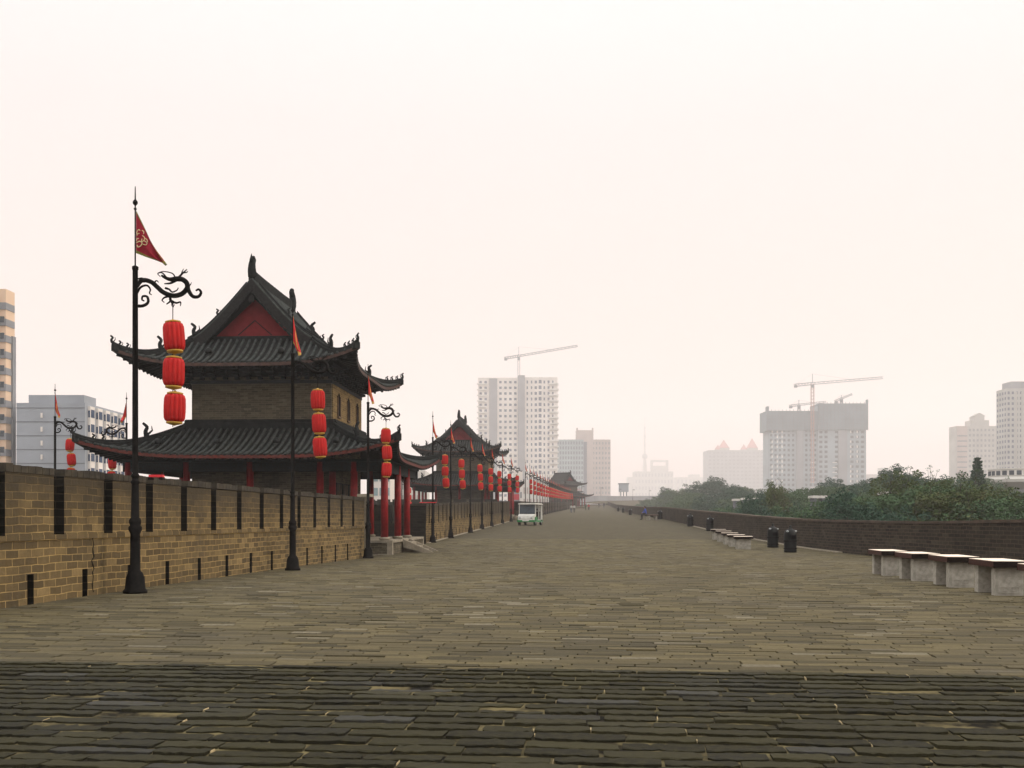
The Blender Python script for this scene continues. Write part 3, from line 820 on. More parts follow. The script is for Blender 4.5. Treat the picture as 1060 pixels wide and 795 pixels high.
    def brk(x, y, dx, dy):
        for k in range(4):
            o = .12 + .17 * k; w = .16 + .06 * k; z = 7.18 + .13 * k
            cx, cy = x + dx * o, y + dy * o
            ex = w / 2 if dx == 0 else .1; ey = w / 2 if dy == 0 else .1
            m.box(cx - ex, cx + ex, cy - ey, cy + ey, z, z + .1)
    for i in range(13):
        f = -1 + 2 * i / 12
        brk(f * bx, -by, 0, -1); brk(f * bx, by, 0, 1); brk(bx, f * by, 1, 0); brk(-bx, f * by, -1, 0)
    m.build('bracket_set', M['wood2'], root)
    # beam carrying upper eave
    # lower skirt roof
    t, e, s, hips, pt = skirt(5.95, 6.05, 2.95, 3.85, 5.2, .62, .42)
    lr = t.build('lower_roof', [M['pan'], M['tile']], root); e.build('eave_edge', M['redtrim'], lr); s.build('soffit', M['wood'], lr)
    for h in hips: m = MB(); sweep(m, h, .24, .26); m.build('hip_ridge', M['ridge'], lr)
    m = MB()
    for a, b in (((-3.12, -3.22), (3.12, -3.22)), ((3.12, -3.22), (3.12, 3.22)), ((3.12, 3.22), (-3.12, 3.22)), ((-3.12, 3.22), (-3.12, -3.22))):
        sweep(m, [(a[0], a[1], 5.17), (b[0], b[1], 5.17)], .26, .34)
    m.build('ring_ridge', M['ridge'], lr)
    def beast_part(p, hh, d, parent):
        m = MB(); m.smooth = True; beast(m, p, hh, d); m.build('roof_beast', M['ridge'], parent)
    for h in hips:
        d = (h[-1] - h[-4]); d.z = 0
        for k, hh in ((14, .28), (12, .24), (11, .24), (6, .6)): beast_part(h[k] + Vector((0, 0, .2)), hh, d, lr)
    # upper roof
    t, e, s, hips, pt = skirt(4.5, 5.0, 2.1, 7.6, 8.9, .56, .42, e=1.7)
    # main slopes
    HX, HY, ZR = 2.5, 3.15, 11.35
    def zz(x): return 8.86 + (ZR - 8.86) * max(0.0, 1 - abs(x) / HX) ** 1.22
    for sx in (-1, 1):
        n = 10
        for i in range(n):
            xa, xb = HX * i / n, HX * (i + 1) / n
            t.add([(sx * xa, -HY, zz(xa)), (sx * xb, -HY, zz(xb)), (sx * xb, HY, zz(xb)), (sx * xa, HY, zz(xa))], [(0, 1, 2, 3)])
            t.add([(sx * xa, -HY, zz(xa) - .12), (sx * xb, -HY, zz(xb) - .12), (sx * xb, HY, zz(xb) - .12), (sx * xa, HY, zz(xa) - .12)], [(0, 1, 2, 3)])
        k = 23
        for i in range(k + 1):
            y = -HY + 2 * HY * i / k
            t.mi = 1; t.tube([(sx * HX * j / 7, y, zz(HX * j / 7) + .03) for j in range(8)], .066, 6); t.mi = 0
    ur = t.build('upper_roof', [M['pan'], M['tile']], root); e.build('eave_edge', M['tan_edge'], ur); s.build('soffit', M['wood'], ur)
    # gables
    for sy in (-1, 1):
        m = MB(); yb = sy * (HY - .42)
        m.add([(-1.75, yb, 8.98), (1.75, yb, 8.98), (0, yb, 10.6), (-1.75, yb - sy * .1, 8.98), (1.75, yb - sy * .1, 8.98), (0, yb - sy * .1, 10.6)], [(0, 1, 2), (5, 4, 3), (0, 3, 4, 1), (1, 4, 5, 2), (2, 5, 3, 0)])
        g = m.build('gable_board', M['gable_red'], root)
        m = MB(); 
        for s1 in (-1, 1): m.bar((s1 * .72, yb + sy * .012, 9.1), (0, yb + sy * .012, 9.72), .035, .035)
        m.build('gable_moulding', M['wood'], g)
        m = MB()                                             # dark bricks filling the gable round the red board
        n = 12; top = [(HX * .99 * (i / n * 2 - 1)) for i in range(n + 1)]; yy = yb - sy * .06
        for a, b in zip(top, top[1:]): m.add([(a, yy, 8.7), (b, yy, 8.7), (b, yy, zz(b) - .1), (a, yy, zz(a) - .1)], [(0, 1, 2, 3)])
        m.build('gable_wall', M['wood'], root)
        m = MB()
        for s1 in (-1, 1):                                   # bargeboards
            pts = [(s1 * HX * .98 * j / 10, 0, zz(HX * .98 * j / 10)) for j in range(11)]
            for p, q in zip(pts, pts[1:]):
                y0_, y1_ = sy * (HY - .02), sy * (HY + .06)
                m.hexa([(p[0], y0_, p[2] - .5), (q[0], y0_, q[2] - .42), (q[0], y1_, q[2] - .42), (p[0], y1_, p[2] - .5), (p[0], y0_, p[2] + .02), (q[0], y0_, q[2] + .02), (q[0], y1_, q[2] + .02), (p[0], y1_, p[2] + .02)])
        # hanging fish ornament and rib of round studs along the board
        m.box(-.11, .11, sy * (HY + .062) - .03, sy * (HY + .062) + .03, ZR - .95, ZR - .25)
        m.build('bargeboard', M['wood3'], root)
        m = MB()
        for s1 in (-1, 1):
            pts = [(s1 * (.02 + j * .055), sy * (HY + .09), zz(s1 * (.02 + j * .055)) - .52) for j in range(42)]
            m.tube(pts, [.05 if j % 3 else .022 for j in range(42)], 6)
        m.build('stud_row', M['ridge'], root)
    for o_ in [ur] + [c for c in root.children if c.name.split('.')[0] in ('gable_board', 'gable_wall', 'bargeboard', 'stud_row')]: o_.location.x = -.36
    # ridges
    m = MB()
    sweep(m, [(0, -HY - .02, ZR - .02), (0, -1.5, ZR - .05), (0, 1.5, ZR - .05), (0, HY + .02, ZR - .02)], .28, .45)
    mr = m.build('main_ridge', M['ridge'], ur)
    m = MB(); m.smooth = True
    chiwen(m, (0, -HY + .05, ZR + .15), (0, -1, 0), .82); a1 = m.build('ridge_ornament', M['ridge'], mr)
    m = MB(); m.smooth = True
    chiwen(m, (0, HY - .05, ZR + .15), (0, 1, 0), .82); m.build('ridge_ornament', M['ridge'], mr)
    m = MB()
    for sy in (-1, 1):
        for sx in (-1, 1):
            y = sy * (HY - .16)
            m = MB(); sweep(m, [(sx * HX * j / 9, y, zz(HX * j / 9)) for j in range(1, 10)] + [(sx * (HX + .28), y, 8.72)], .24, .28); m.build('gable_ridge', M['ridge'], ur)
    for h in hips: m = MB(); sweep(m, h, .24, .26); m.build('hip_ridge', M['ridge'], ur)
    for sy in (-1, 1): m = MB(); sweep(m, [(-2.45, sy * 2.92, 8.87), (2.45, sy * 2.92, 8.87)], .2, .16); m.build('foot_ridge', M['ridge'], ur)
    for h in hips:
        d = (h[-1] - h[-4]); d.z = 0
        for k, hh in ((14, .3), (13, .24), (12, .24), (11, .24), (7, .55)): beast_part(h[k] + Vector((0, 0, .2)), hh, d, ur)
    for sy in (-1, 1):
        for sx in (-1, 1): beast_part((sx * 1.5, sy * (HY - .16), zz(1.5) + .25), .26, (sx, 0, 0), ur); beast_part((sx * HX, sy * (HY - .16), 9.05), .55, (sx, 0, 0), ur)
    # dark wall lamp domes on the roofs
    dm = MB(); dm.smooth = True; dm.lathe([(.14, 0), (.15, .1), (.1, .2), (.02, .25)], 10); DM = dm.mesh('roof_lamp', M['bin'])
    for x in (-3.6, -1.2, 1.2, 3.6): link('roof_lamp', DM, lr, (x, -5.0, 4.12 + .25))
    for x in (-1.5, 1.5): link('roof_lamp', DM, ur, (x, -4.1, 8.12))
    return root
M['tan_brick'] = brick_mat('tan_panel_brick', (.26, .18, .08), (.2, .14, .07), (.32, .24, .12), bw=.3, bh=.09, ms=.01, dirt=(.12, .09, .05))  # the rendered panel's own tan colour
M['darkpane'] = simple('dark_opening', (.004, .004, .005), None, 5, .9, spec=.02)
M['frieze'] = simple('painted_frieze', (.03, .035, .045), (.02, .025, .02), 14, .7)
M['tan_edge'] = simple('pale_eave_lath', (.085, .045, .035), (.045, .03, .026), 5, .7)
M['wood3'] = simple('weathered_bargeboard', (.022, .022, .022), (.012, .012, .012), 9, .8, spec=.12)
pav = make_pavilion((-14.75, 44.2, -.03), R(2.6), 'large two tiered brick pavilion with curved grey tiled roofs and red gable, nearest the camera')
p2 = copy_tree(pav); p2.location = (-16.9, 116, gz(116) - .05); p2.rotation_euler.z = R(1.5); p2['label'] = 'smaller looking second pavilion with red gable, between the near lanterns and the high-rise'
p3 = copy_tree(pav); p3.location = P(583, 0, 332).xy.to_3d(); p3.location.z = 5.0; p3.rotation_euler.z = R(52); p3['label'] = 'farthest hazy blue-grey tiled pavilion roof behind the last lanterns'
p3.scale = (1.1, 1.1, 1.0)
red_strip(162, 494, 29 * .65, .26, 'short pinkish red strip light lying on the near battlement beside the tallest post', R(5))
red_strip(443, 520.6, 54.5, .9, 'long bright red strip light on the corner of the battlement past the red columns', R(5))

# ------------------------------------------------------------------ benches
def make_bench():
    root = thing('stone_bench', '', 'bench')
    W, L, T, H = .60, 1.32, .11, .60
    m = MB(); e = .008
    m.box(e, W - e, e, L - e, H - .008, H + .001); 
    s = m.build('seat', M['bench_top'], root)
    m = MB(); m.box(0, W, 0, L, H - T, H - .008); m.build('seat_edge', M['bench_edge'], s)
    for ya, yb in ((-.004, .012), (L - .012, L + .004)): m = MB(); m.box(-.003, W + .003, ya, yb, H - T - .002, H - .006); m.build('end_cap', M['endgrain'], s)
    for y in (.12, L - .12 - .2):
        m = MB(); m.box(.07, W - .07, y, y + .2, 0, H - T - .001)
        l = m.build('leg', M['bench_stone'], root)
        m = MB()                                           # key-fret carving near the foot
        m.bar((W * .36 - .09, y - .004, .05), (W * .64 + .09, y - .004, .05), .012, .012)
        for cx in (W * .36, W * .64):
            s_ = 1 if cx < W / 2 else -1
            pts = [(-.07, 0), (-.07, .09), (.05, .09), (.05, .025), (-.02, .025), (-.02, .055)]
            for (a, b), (c, d) in zip(pts, pts[1:]):
                m.bar((cx + s_ * a, y - .004, .06 + b), (cx + s_ * c, y - .004, .06 + d), .012, .012)
        m.build('fret_carving', M['bench_stone'], l)
    return root
bench = make_bench()
BG1, BG2 = 'stone benches nearest on the right', 'stone benches in the middle distance'
spots = [(6.47, 15.75), (6.46, 18.0), (6.43, 20.3), (6.39, 22.5), (6.35, 24.8)]
bl = ['stone bench cut off by the right edge, closest to the camera', 'second nearest stone bench on the right, fret carving on its leg', 'middle stone bench of the near row of five', 'fourth stone bench from the camera in the near row', 'last and smallest looking stone bench of the near row']
for i, (x, y) in enumerate(spots):
    o = bench if i == 0 else copy_tree(bench)
    o.location = (x, y, gz(y)); o.rotation_euler.z = R(random.uniform(-1.5, 1.5)); o['label'] = bl[i]; o['group'] = BG1
bl = ['nearest bench of the middle distance row, broad pale leg facing the camera', 'second bench of the middle distance row', 'third bench of the middle distance row, in the middle', 'fourth bench of the middle distance row', 'last bench of the middle distance row, in front of a bin']
for i, (px, t) in enumerate([(760, 47.0), (753, 49.8), (747, 52.6), (741, 55.6), (736, 58.6)]):
    o = copy_tree(bench); x, y = at(px, t); o.location = (x, y, gz(y)); o.rotation_euler.z = R(-4); o.scale = (1.45, .9, 1); o['label'] = bl[i]; o['group'] = BG2
o = copy_tree(bench); x, y = at(668, 112); o.location = (x, y, gz(y)); o.rotation_euler.z = R(-62); o['label'] = 'far stone bench with a seated person at its left end'; o['group'] = 'single far bench'
seatx, seaty = x, y

# ------------------------------------------------------------------ bins
def make_bin():
    root = thing('litter_bin', '', 'bin')
    m = MB(); m.smooth = True
    m.lathe([(.25, 0), (.27, .03), (.27, .08), (.255, .11), (.265, .4), (.27, .62), (.262, .78), (.23, .90), (.16, .97), (.1, 1.0)], 24)
    b = m.build('body', M['bin'], root)
    m = MB(); m.smooth = True; m.lathe([(.105, .995), (.085, 1.02), (.05, 1.04), (.035, 1.07), (.06, 1.1), (.05, 1.14), (.01, 1.17)], 12); m.build('knob', M['bin'], root)
    for sx in (-1, 1):
        m = MB(); m.smooth = True; m.ball((sx * .19, -.12, .90), .062, 8, (1, 1, .6)); m.build('shoulder_glint', M['binlight'], root)  # pale balls stand in for the highlights on the bin's shoulders
    m = MB(); m.box(-.11, .11, -.285, -.2, .58, .74); m.build('opening', M['darkpane'], b)
    m = MB(); m.smooth = True
    for z in (.14, .46): m.lathe([(.268, z), (.282, z + .015), (.282, z + .035), (.268, z + .05)], 24, cap=False)
    m.build('band', M['iron'], b)
    return root
lb = make_bin()
bins = [(818, 43.5, 'dark rounded litter bin nearest the camera, by the right parapet'), (800, 49.2, 'dark litter bin just behind and left of the nearest bin'),
        (751, 74, 'litter bin behind the middle distance benches'), (721, 87, 'litter bin standing alone past the middle distance benches'), (684, 116, 'litter bin just right of the seated person'),
        (652.5, 170, 'small litter bin left of the seated person by the parapet'), (645, 205, 'tiny far litter bin, second left of the seated person'), (640, 238, 'farthest tiny litter bin along the right parapet')]
for i, (px, t, l) in enumerate(bins):
    o = lb if i == 0 else copy_tree(lb); x, y = at(px, t); x = min(x, wr(y) - .42); o.location = (x, y, gz(y)); o.rotation_euler.z = R(random.uniform(-20, 20)); o['label'] = l; o['group'] = 'litter bins along the right parapet'

# ------------------------------------------------------------------ electric cart
def make_cart(loc, rz):
    root = thing('electric_cart', 'white and green electric sightseeing cart parked in front of the battlement gap', 'cart', loc, rz)
    # front faces -y
    def hullsec(y, zb, zt, w): return [(-w, y, zb), (w, y, zb), (w * .97, y, zt), (-w * .97, y, zt)]
    m = MB(); secs = [(-1.75, .34, .66, .66), (-1.7, .3, .86, .74), (-1.3, .28, .98, .78), (-.95, .28, 1.02, .78), (-.9, .28, .50, .78), (1.5, .28, .50, .78), (1.6, .34, .62, .74)]
    vs = [v for s_ in secs for v in hullsec(*s_)]; k = len(secs)
    fs = [(i * 4 + j, i * 4 + (j + 1) % 4, (i + 1) * 4 + (j + 1) % 4, (i + 1) * 4 + j) for i in range(k - 1) for j in range(4)] + [(3, 2, 1, 0), tuple((k - 1) * 4 + j for j in range(4))]
    m.add(vs, fs); m.build('body', M['white'], root)
    m = MB(); m.box(-.80, .80, -1.79, 1.62, .30, .46); 
    m.box(.785, .81, -1.5, -.6, .46, .75); m.box(-.81, -.785, -1.5, -.6, .46, .75); m.build('green_skirt', M['green'], root)
    m = MB(); m.box(-.8, .8, -1.35, 1.6, 1.87, 1.95); m.box(-.76, .76, -1.28, 1.52, 1.952, 1.99)
    m.build('roof', M['white'], root)
    for sx in (-1, 1):
        for (ya, yb) in ((-1.15, -1.22), (.2, .2), (1.5, 1.5)):
            m = MB(); m.bar((sx * .74, ya, .5 if ya > -1 else 1.0), (sx * .74, yb + (.1 if ya < -1 else 0), 1.87), .06, .06); m.build('roof_post', M['white'], root)
    m = MB(); m.hexa([(-.70, -1.2, 1.04), (.70, -1.2, 1.04), (.70, -1.17, 1.04), (-.70, -1.17, 1.04), (-.70, -1.14, 1.84), (.70, -1.14, 1.84), (.70, -1.11, 1.84), (-.70, -1.11, 1.84)])
    ws = m.build('windscreen', M['glass'], root)
    m = MB(); m.bar((-.2, -1.22, 1.06), (.25, -1.17, 1.5), .02); m.build('wiper', M['rubber'], ws)
    m = MB(); m.box(-.72, .72, 1.3, 1.5, .5, 1.8); m.build('rear_panel', M['white'], root)
    for yy in (-.3, .55):
        m = MB(); m.box(-.68, .68, yy, yy + .45, .5, .82); m.box(-.68, .68, yy + .45, yy + .55, .5, 1.25); m.build('seat', M['seat'], root)
    m = MB(); m.smooth = True
    m.tube([(-.35 + .17 * math.cos(a), -.75 + .08 * math.sin(a), 1.08 + .15 * math.sin(a)) for a in [i * math.pi / 8 for i in range(17)]], .015, 6); m.tube([(-.35, -.75, 1.08), (-.35, -.98, .9)], .02, 6)
    m.build('steering_wheel', M['rubber'], root)
    for sx in (-1, 1):
        m = MB(); m.smooth = True; m.ball((sx * .52, -1.735, .66), .09, 8, (1.2, .5, 1)); m.build('headlight', M['binlight'], root)
        for yy in (-1.2, 1.05):
            def wheel(r0, r1, w, name, mat, parent):
                q = MB(); q.smooth = True; q.lathe([(r0, -w), (r1, -w), (r1 + .0, -w * .6), (r1, w * .6), (r1, w), (r0, w)], 20)
                ob = q.build(name, mat, parent); ob.rotation_euler = (0, R(90), 0); return ob
            t = wheel(.05, .26, .08, 'wheel', M['rubber'], root); t.location = (sx * .72, yy, .26)
            q = MB(); q.smooth = True; q.lathe([(.02, -.085), (.14, -.085), (.12, .085), (.02, .085)], 14); q.build('rim', M['binlight'], t)
    m = MB(); m.box(-.3, .3, -1.80, -1.77, .36, .5); m.build('number_plate', M['white'], root)
    for sx in (-1, 1):
        m = MB(); m.bar((sx * .76, -1.15, 1.35), (sx * .92, -1.2, 1.4), .02); m.box(sx * .92 - .07, sx * .92 + .07, -1.24, -1.2, 1.3, 1.5); m.build('mirror', M['rubber'], root)
x, y = at(549, 92); make_cart((x, y, gz(y)), R(-9))

# ------------------------------------------------------------------ people
def person(loc, rz, pose, label, top, bottom, h=1.68, seated=False, seat_h=.60):
    root = thing('person', label, 'person', loc, rz)
    k = h / 1.7
    if seated:
        hip = seat_h + .1
        J = {'pel': (0, 0, hip), 'wai': (0, -.01, hip + .2), 'che': (0, -.06, hip + .42), 'nek': (0, -.10, hip + .58), 'hd': (0, -.14, hip + .70), 'top': (0, -.15, hip + .82),
             'kl': (-.11, -.46, hip - .02), 'al': (-.12, -.50, .1), 'fl': (-.12, -.66, .04), 'kr': (.1, -.44, hip + .02), 'ar': (.1, -.44, .1), 'fr': (.1, -.60, .04),
             'sl': (-.19, -.07, hip + .48), 'el': (-.24, -.2, hip + .22), 'hl': (-.1, -.42, hip + .12), 'sr': (.19, -.07, hip + .48), 'er': (.24, -.18, hip + .2), 'hr': (.08, -.42, hip + .12), 'hpl': (-.1, -.02, hip), 'hpr': (.1, -.02, hip)}
    else:
        s = pose
        J = {'pel': (0, 0, .93), 'wai': (0, 0, 1.08), 'che': (0, -.01, 1.28), 'nek': (0, 0, 1.46), 'hd': (0, -.02, 1.57), 'top': (0, -.01, 1.66),
             'kl': (-.1, -.1 * s, .5), 'al': (-.1, .12 * s, .09), 'fl': (-.11, .0 + .12 * s - .17, .04), 'kr': (.1, -.02 * s, .5), 'ar': (.1, -.16 * s, .09), 'fr': (.11, -.16 * s - .17, .04),
             'sl': (-.19, 0, 1.40), 'el': (-.25, .06 * s, 1.13), 'hl': (-.25, -.08 * s, .87), 'sr': (.19, 0, 1.40), 'er': (.25, -.04 * s, 1.13), 'hr': (.25, -.2 * s, .89), 'hpl': (-.1, 0, .9), 'hpr': (.1, 0, .9)}
    J = {a: Vector(b) * k for a, b in J.items()}
    m = MB(); m.smooth = True
    def limb(a, b, r0, r1, mi):
        m.mi = mi; A_, B_ = J[a], J[b]
        pts = [A_.lerp(B_, i / 4) for i in range(5)]; m.tube(pts, [(r0 + (r1 - r0) * i / 4) * k for i in range(5)], 8)
    # body as one mesh: torso, legs, arms, neck, head
    m.mi = 1
    def torso():
        rs = [('pel', .15, .11), ('wai', .135, .095), ('che', .175, .11), ('sh', .17, .09), ('nek', .055, .055)]
        pts = dict(J); pts['sh'] = (J['sl'] + J['sr']) / 2
        n = 12; vs = []
        for nm, rx, ry in rs:
            c = pts[nm]
            for i in range(n):
                a = 2 * math.pi * i / n; vs.append((c.x + rx * k * math.cos(a), c.y + ry * k * math.sin(a), c.z))
        fs = [(j * n + i, j * n + (i + 1) % n, (j + 1) * n + (i + 1) % n, (j + 1) * n + i) for j in range(len(rs) - 1) for i in range(n)] + [tuple(reversed(range(n)))]
        m.add(vs, fs)
    torso()
    for a, b, c_, f in (('hpl', 'kl', 'al', 'fl'), ('hpr', 'kr', 'ar', 'fr')):
        limb(a, b, .09, .06, 2); limb(b, c_, .06, .04, 2); limb(c_, f, .045, .035, 3)
    for a, b, c_ in (('sl', 'el', 'hl'), ('sr', 'er', 'hr')):
        limb(a, b, .055, .042, 1); limb(b, c_, .04, .028, 1); m.mi = 0; m.ball(J[c_] + Vector((0, -.01, -.05)) * k, .045 * k, 6, (.7, .6, 1.3))
    limb('nek', 'hd', .05, .05, 0)
    m.mi = 0; m.ball(J['hd'] + Vector((0, 0, .02)) * k, .105 * k, 10, (.85, .95, 1.15)); m.ball(J['hd'] + Vector((0, -.1, .0)) * k, .02 * k, 5)
    m.build('body', [M['skin'], top, bottom, M['rubber']], root)
    q = MB(); q.smooth = True; q.ball(J['hd'] + Vector((0, .025, .05)) * k, .112 * k, 10, (.92, .95, 1.05)); q.build('hair', M['hair'], root)
    return root
sx_, sy_ = seatx + .1, seaty
person((seatx + .05, seaty + .1, gz(seaty)), R(-75), 0, 'person in blue and dark clothes sitting on the end of the far bench', M['cloth_blue'], M['cloth_dark'], seated=True)
pp = [(591.3, 205, 'cloth_pale', 'cloth_jeans', 'walker in pale top and dark trousers, left of a pair near the far battlement'), (594.4, 207, 'cloth_pale', 'cloth_dark', 'walker in white top, right of the pair near the far battlement'),
      (597, 385, 'cloth_pale', 'cloth_dark', 'tiny walker in white at the far end of the row of lanterns'), (595.2, 375, 'cloth_dark', 'cloth_dark', 'tiny dark walker beside the far white one'),
      (609.5, 270, 'cloth_red', 'cloth_dark', 'walker in bright red top in the middle of the far walk'), (606.3, 268, 'cloth_green', 'cloth_green', 'walker in dark green beside the one in red'),
      (620, 340, 'cloth_dark', 'cloth_dark', 'tiny dark walker left of another near the far right parapet'), (625.2, 345, 'cloth_dark', 'cloth_jeans', 'tiny dark walker close to the far right parapet')]
for i, (px, t, a, b, l) in enumerate(pp):
    x, y = at(px, t); person((x, y, gz(y)), R([170, 190, 10, 0, 185, 175, 5, 180][i]), [1, -1][i % 2], l, M[a], M[b])

# ------------------------------------------------------------------ trees
def tree_meshes(kind, seed):
    rnd = random.Random(seed); tr = MB(); tr.smooth = True; cr = MB()
    H = 15.0
    def leafclump(c, r, n, size, sq=.75):
        for _ in range(n):
            while True:
                d = Vector((rnd.uniform(-1, 1), rnd.uniform(-1, 1), rnd.uniform(-1, 1)))
                if .2 < d.length < 1: break
            d *= (d.length ** -.4)
            p = c + Vector((d.x * r, d.y * r, d.z * r * sq))
            a = Vector((rnd.gauss(0, 1), rnd.gauss(0, 1), rnd.gauss(0, .6))).normalized(); b = a.cross(Vector((rnd.gauss(0, 1), rnd.gauss(0, 1), rnd.gauss(0, 1)))).normalized()
            s = size * rnd.uniform(.6, 1.3)
            cr.add([p - a * s, p + b * s * .55, p + a * s, p - b * s * .55], [(0, 1, 2, 3)])
    if kind == 'conifer':
        tr.tube([(0, 0, 0), (0, 0, H)], [.22, .03], 7)
        for i in range(46):
            f = i / 45; z = H * (.15 + .85 * f); r = 3.0 * (1 - f) ** 1.1 + .1
            for k in range(5):
                a = rnd.uniform(0, 6.28); rr = r * rnd.uniform(.4, .85)
                leafclump(Vector((rr * math.cos(a), rr * math.sin(a), z - rr * .2)), r * .4 + .12, 90, .10, .7)
    else:
        tr.tube(spline([(0, 0, 0), (.2, .1, H * .25), (0, .2, H * .45), (.2, 0, H * .75)], 4), [.35 - .02 * i for i in range(13)], 8)
        nb = {'round': 26, 'loose': 24, 'poplar': 20}[kind]
        R0 = {'round': 4.6, 'loose': 4.2, 'poplar': 2.0}[kind]
        for i in range(nb):
            a = rnd.uniform(0, 6.28); f = rnd.uniform(0, 1) ** .8
            z = H * (.42 + .5 * f); rr = R0 * math.sqrt(max(.05, 1 - (2 * f - .8) ** 2 * .55)) * rnd.uniform(.25, .85)
            c = Vector((rr * math.cos(a), rr * math.sin(a), z))
            tr.tube([(0, .1, z * .72), (c.x * .5, c.y * .5, z * .9), tuple(c)], [.11, .07, .03], 5)
            cl = rnd.uniform(.8, 1.35) * (R0 / 4.4 + .2)
            if kind == 'loose': cl *= .85
            leafclump(c, cl, 620 if kind != 'loose' else 460, .105)
            for _ in range(4):
                d = Vector((rnd.gauss(0, 1), rnd.gauss(0, 1), abs(rnd.gauss(0, .8)))).normalized()
                e = c + d * cl * rnd.uniform(1.0, 1.35)
                leafclump(e, .42, 80, .09)
            if kind == 'loose':
                for _ in range(3):
                    d = Vector((rnd.gauss(0, .6), rnd.gauss(0, .6), 1)).normalized(); e = c + d * cl * rnd.uniform(1.3, 1.9)
                    tr.tube([tuple(c), tuple(e)], [.03, .01], 4); leafclump(e, .16, 18, .05)
        leafclump(Vector((0, 0, H * .66)), R0 * .75, 1400, .16, 1.2)
    return tr.mesh('trunk', M['bark']), cr, H
TREES = {}
for nm, kind, seed, lm in (('a', 'round', 1, 'leaf2'), ('b', 'round', 2, 'leaf1'), ('c', 'loose', 3, 'leaf3'), ('d', 'poplar', 4, 'leaf1'), ('e', 'conifer', 5, 'leaf2'), ('f', 'loose', 6, 'leaf1')):
    t, c, H = tree_meshes(kind, seed); TREES[nm] = (t, c.mesh('crown', M[lm]), H)
def tree(px, t, ytop, v, label, group=None, wide=1.0, name='park_tree'):
    p = P(px, ytop, t); top = p.z + 12
    tm, cmh, H = TREES[v]; s = top / (H * (1.0 if v == 'e' else .985))
    o = thing(name, label, 'tree', (p.x, p.y, -12), random.uniform(0, 6.28), group)
    o.scale = (s * wide, s * wide, s)
    link('trunk', tm, o); link('crown', cmh, o)
rnd = random.Random(11)
TG = {'near': ('park trees just beyond the right parapet', 'leafy park tree just beyond the near right parapet'), 'mid': ('park trees in the middle distance', 'hazy green tree in the middle distance of the park'), 'far': ('far hazy park trees', 'blue-grey hazed tree in the far part of the park')}
def rowt(lst, key):
    for (px, t, y, v, w) in lst: tree(px, t, y, v, TG[key][1], TG[key][0], w)
tree(731, 330, 496, 'a', 'broad round-headed hazy tree forming the highest mound beyond the parapet', None, 1.25)
tree(1012, 130, 475, 'e', 'pointed dark conifer rising in front of the pale towers', None, 1.25, 'conifer_tree')
tree(803, 120, 500, 'c', 'pale green tree standing in front of the scaffolded tower foot', None, .75)
tree(978, 84, 486, 'f', 'tall loose tree with bare twigs sticking up, left of the conifer', None, .95)
tree(943, 78, 490, 'c', 'yellowish green tree with twiggy top beside the tall loose one', None, .9)
rowt([(700, 380, 507, 'a', 1.4), (712, 350, 504, 'b', 1.3), (748, 340, 499, 'a', 1.3), (765, 310, 502, 'b', 1.4), (778, 290, 506, 'a', 1.4), (790, 260, 509, 'b', 1.3), (690, 400, 511, 'b', 1.3), (680, 410, 514, 'a', 1.2), (722, 300, 508, 'b', 1.4), (742, 270, 508, 'a', 1.4), (705, 290, 514, 'b', 1.3), (668, 420, 516, 'b', 1.1), (756, 250, 511, 'a', 1.3), (772, 240, 513, 'b', 1.3), (805, 250, 510, 'a', 1.3)], 'far')
rowt([(758, 140, 522, 'b', 1.1), (775, 138, 520, 'a', 1.2), (790, 150, 514, 'b', 1.1), (818, 150, 505, 'b', 1), (838, 190, 503, 'a', 1.2), (858, 170, 500, 'b', 1.2), (875, 230, 498, 'a', 1.3), (895, 220, 499, 'b', 1.3), (912, 210, 491, 'a', 1.3), (928, 180, 489, 'b', 1.2), (950, 160, 487, 'a', 1.2), (738, 220, 519, 'a', 1.2), (720, 260, 516, 'b', 1.2), (832, 112, 517, 'f', 1), (850, 110, 519, 'a', 1), (880, 140, 507, 'a', 1.1), (900, 125, 505, 'b', 1.1), (1000, 170, 490, 'b', 1.2), (1035, 170, 503, 'a', 1.2), (1055, 180, 506, 'b', 1.2), (748, 175, 522, 'b', 1.2), (803, 135, 514, 'a', 1.1)], 'mid')
rowt([(755, 120, 527, 'b', .9), (775, 105, 524, 'f', .9), (795, 98, 521, 'a', .9), (822, 90, 516, 'f', 1), (845, 84, 519, 'b', 1), (868, 78, 513, 'f', 1), (890, 74, 508, 'b', 1), (912, 80, 508, 'c', 1), (930, 68, 503, 'b', 1), (960, 72, 495, 'b', 1), (990, 66, 500, 'c', 1), (1015, 74, 500, 'f', 1), (1040, 64, 508, 'b', 1), (1066, 68, 507, 'c', 1), (1090, 64, 503, 'b', 1), (1120, 60, 500, 'f', 1), (735, 150, 527, 'b', .9), (784, 92, 528, 'b', .8), (808, 84, 526, 'b', .8), (835, 76, 524, 'a', .8), (858, 70, 522, 'f', .8), (902, 66, 516, 'a', .9)], 'near')
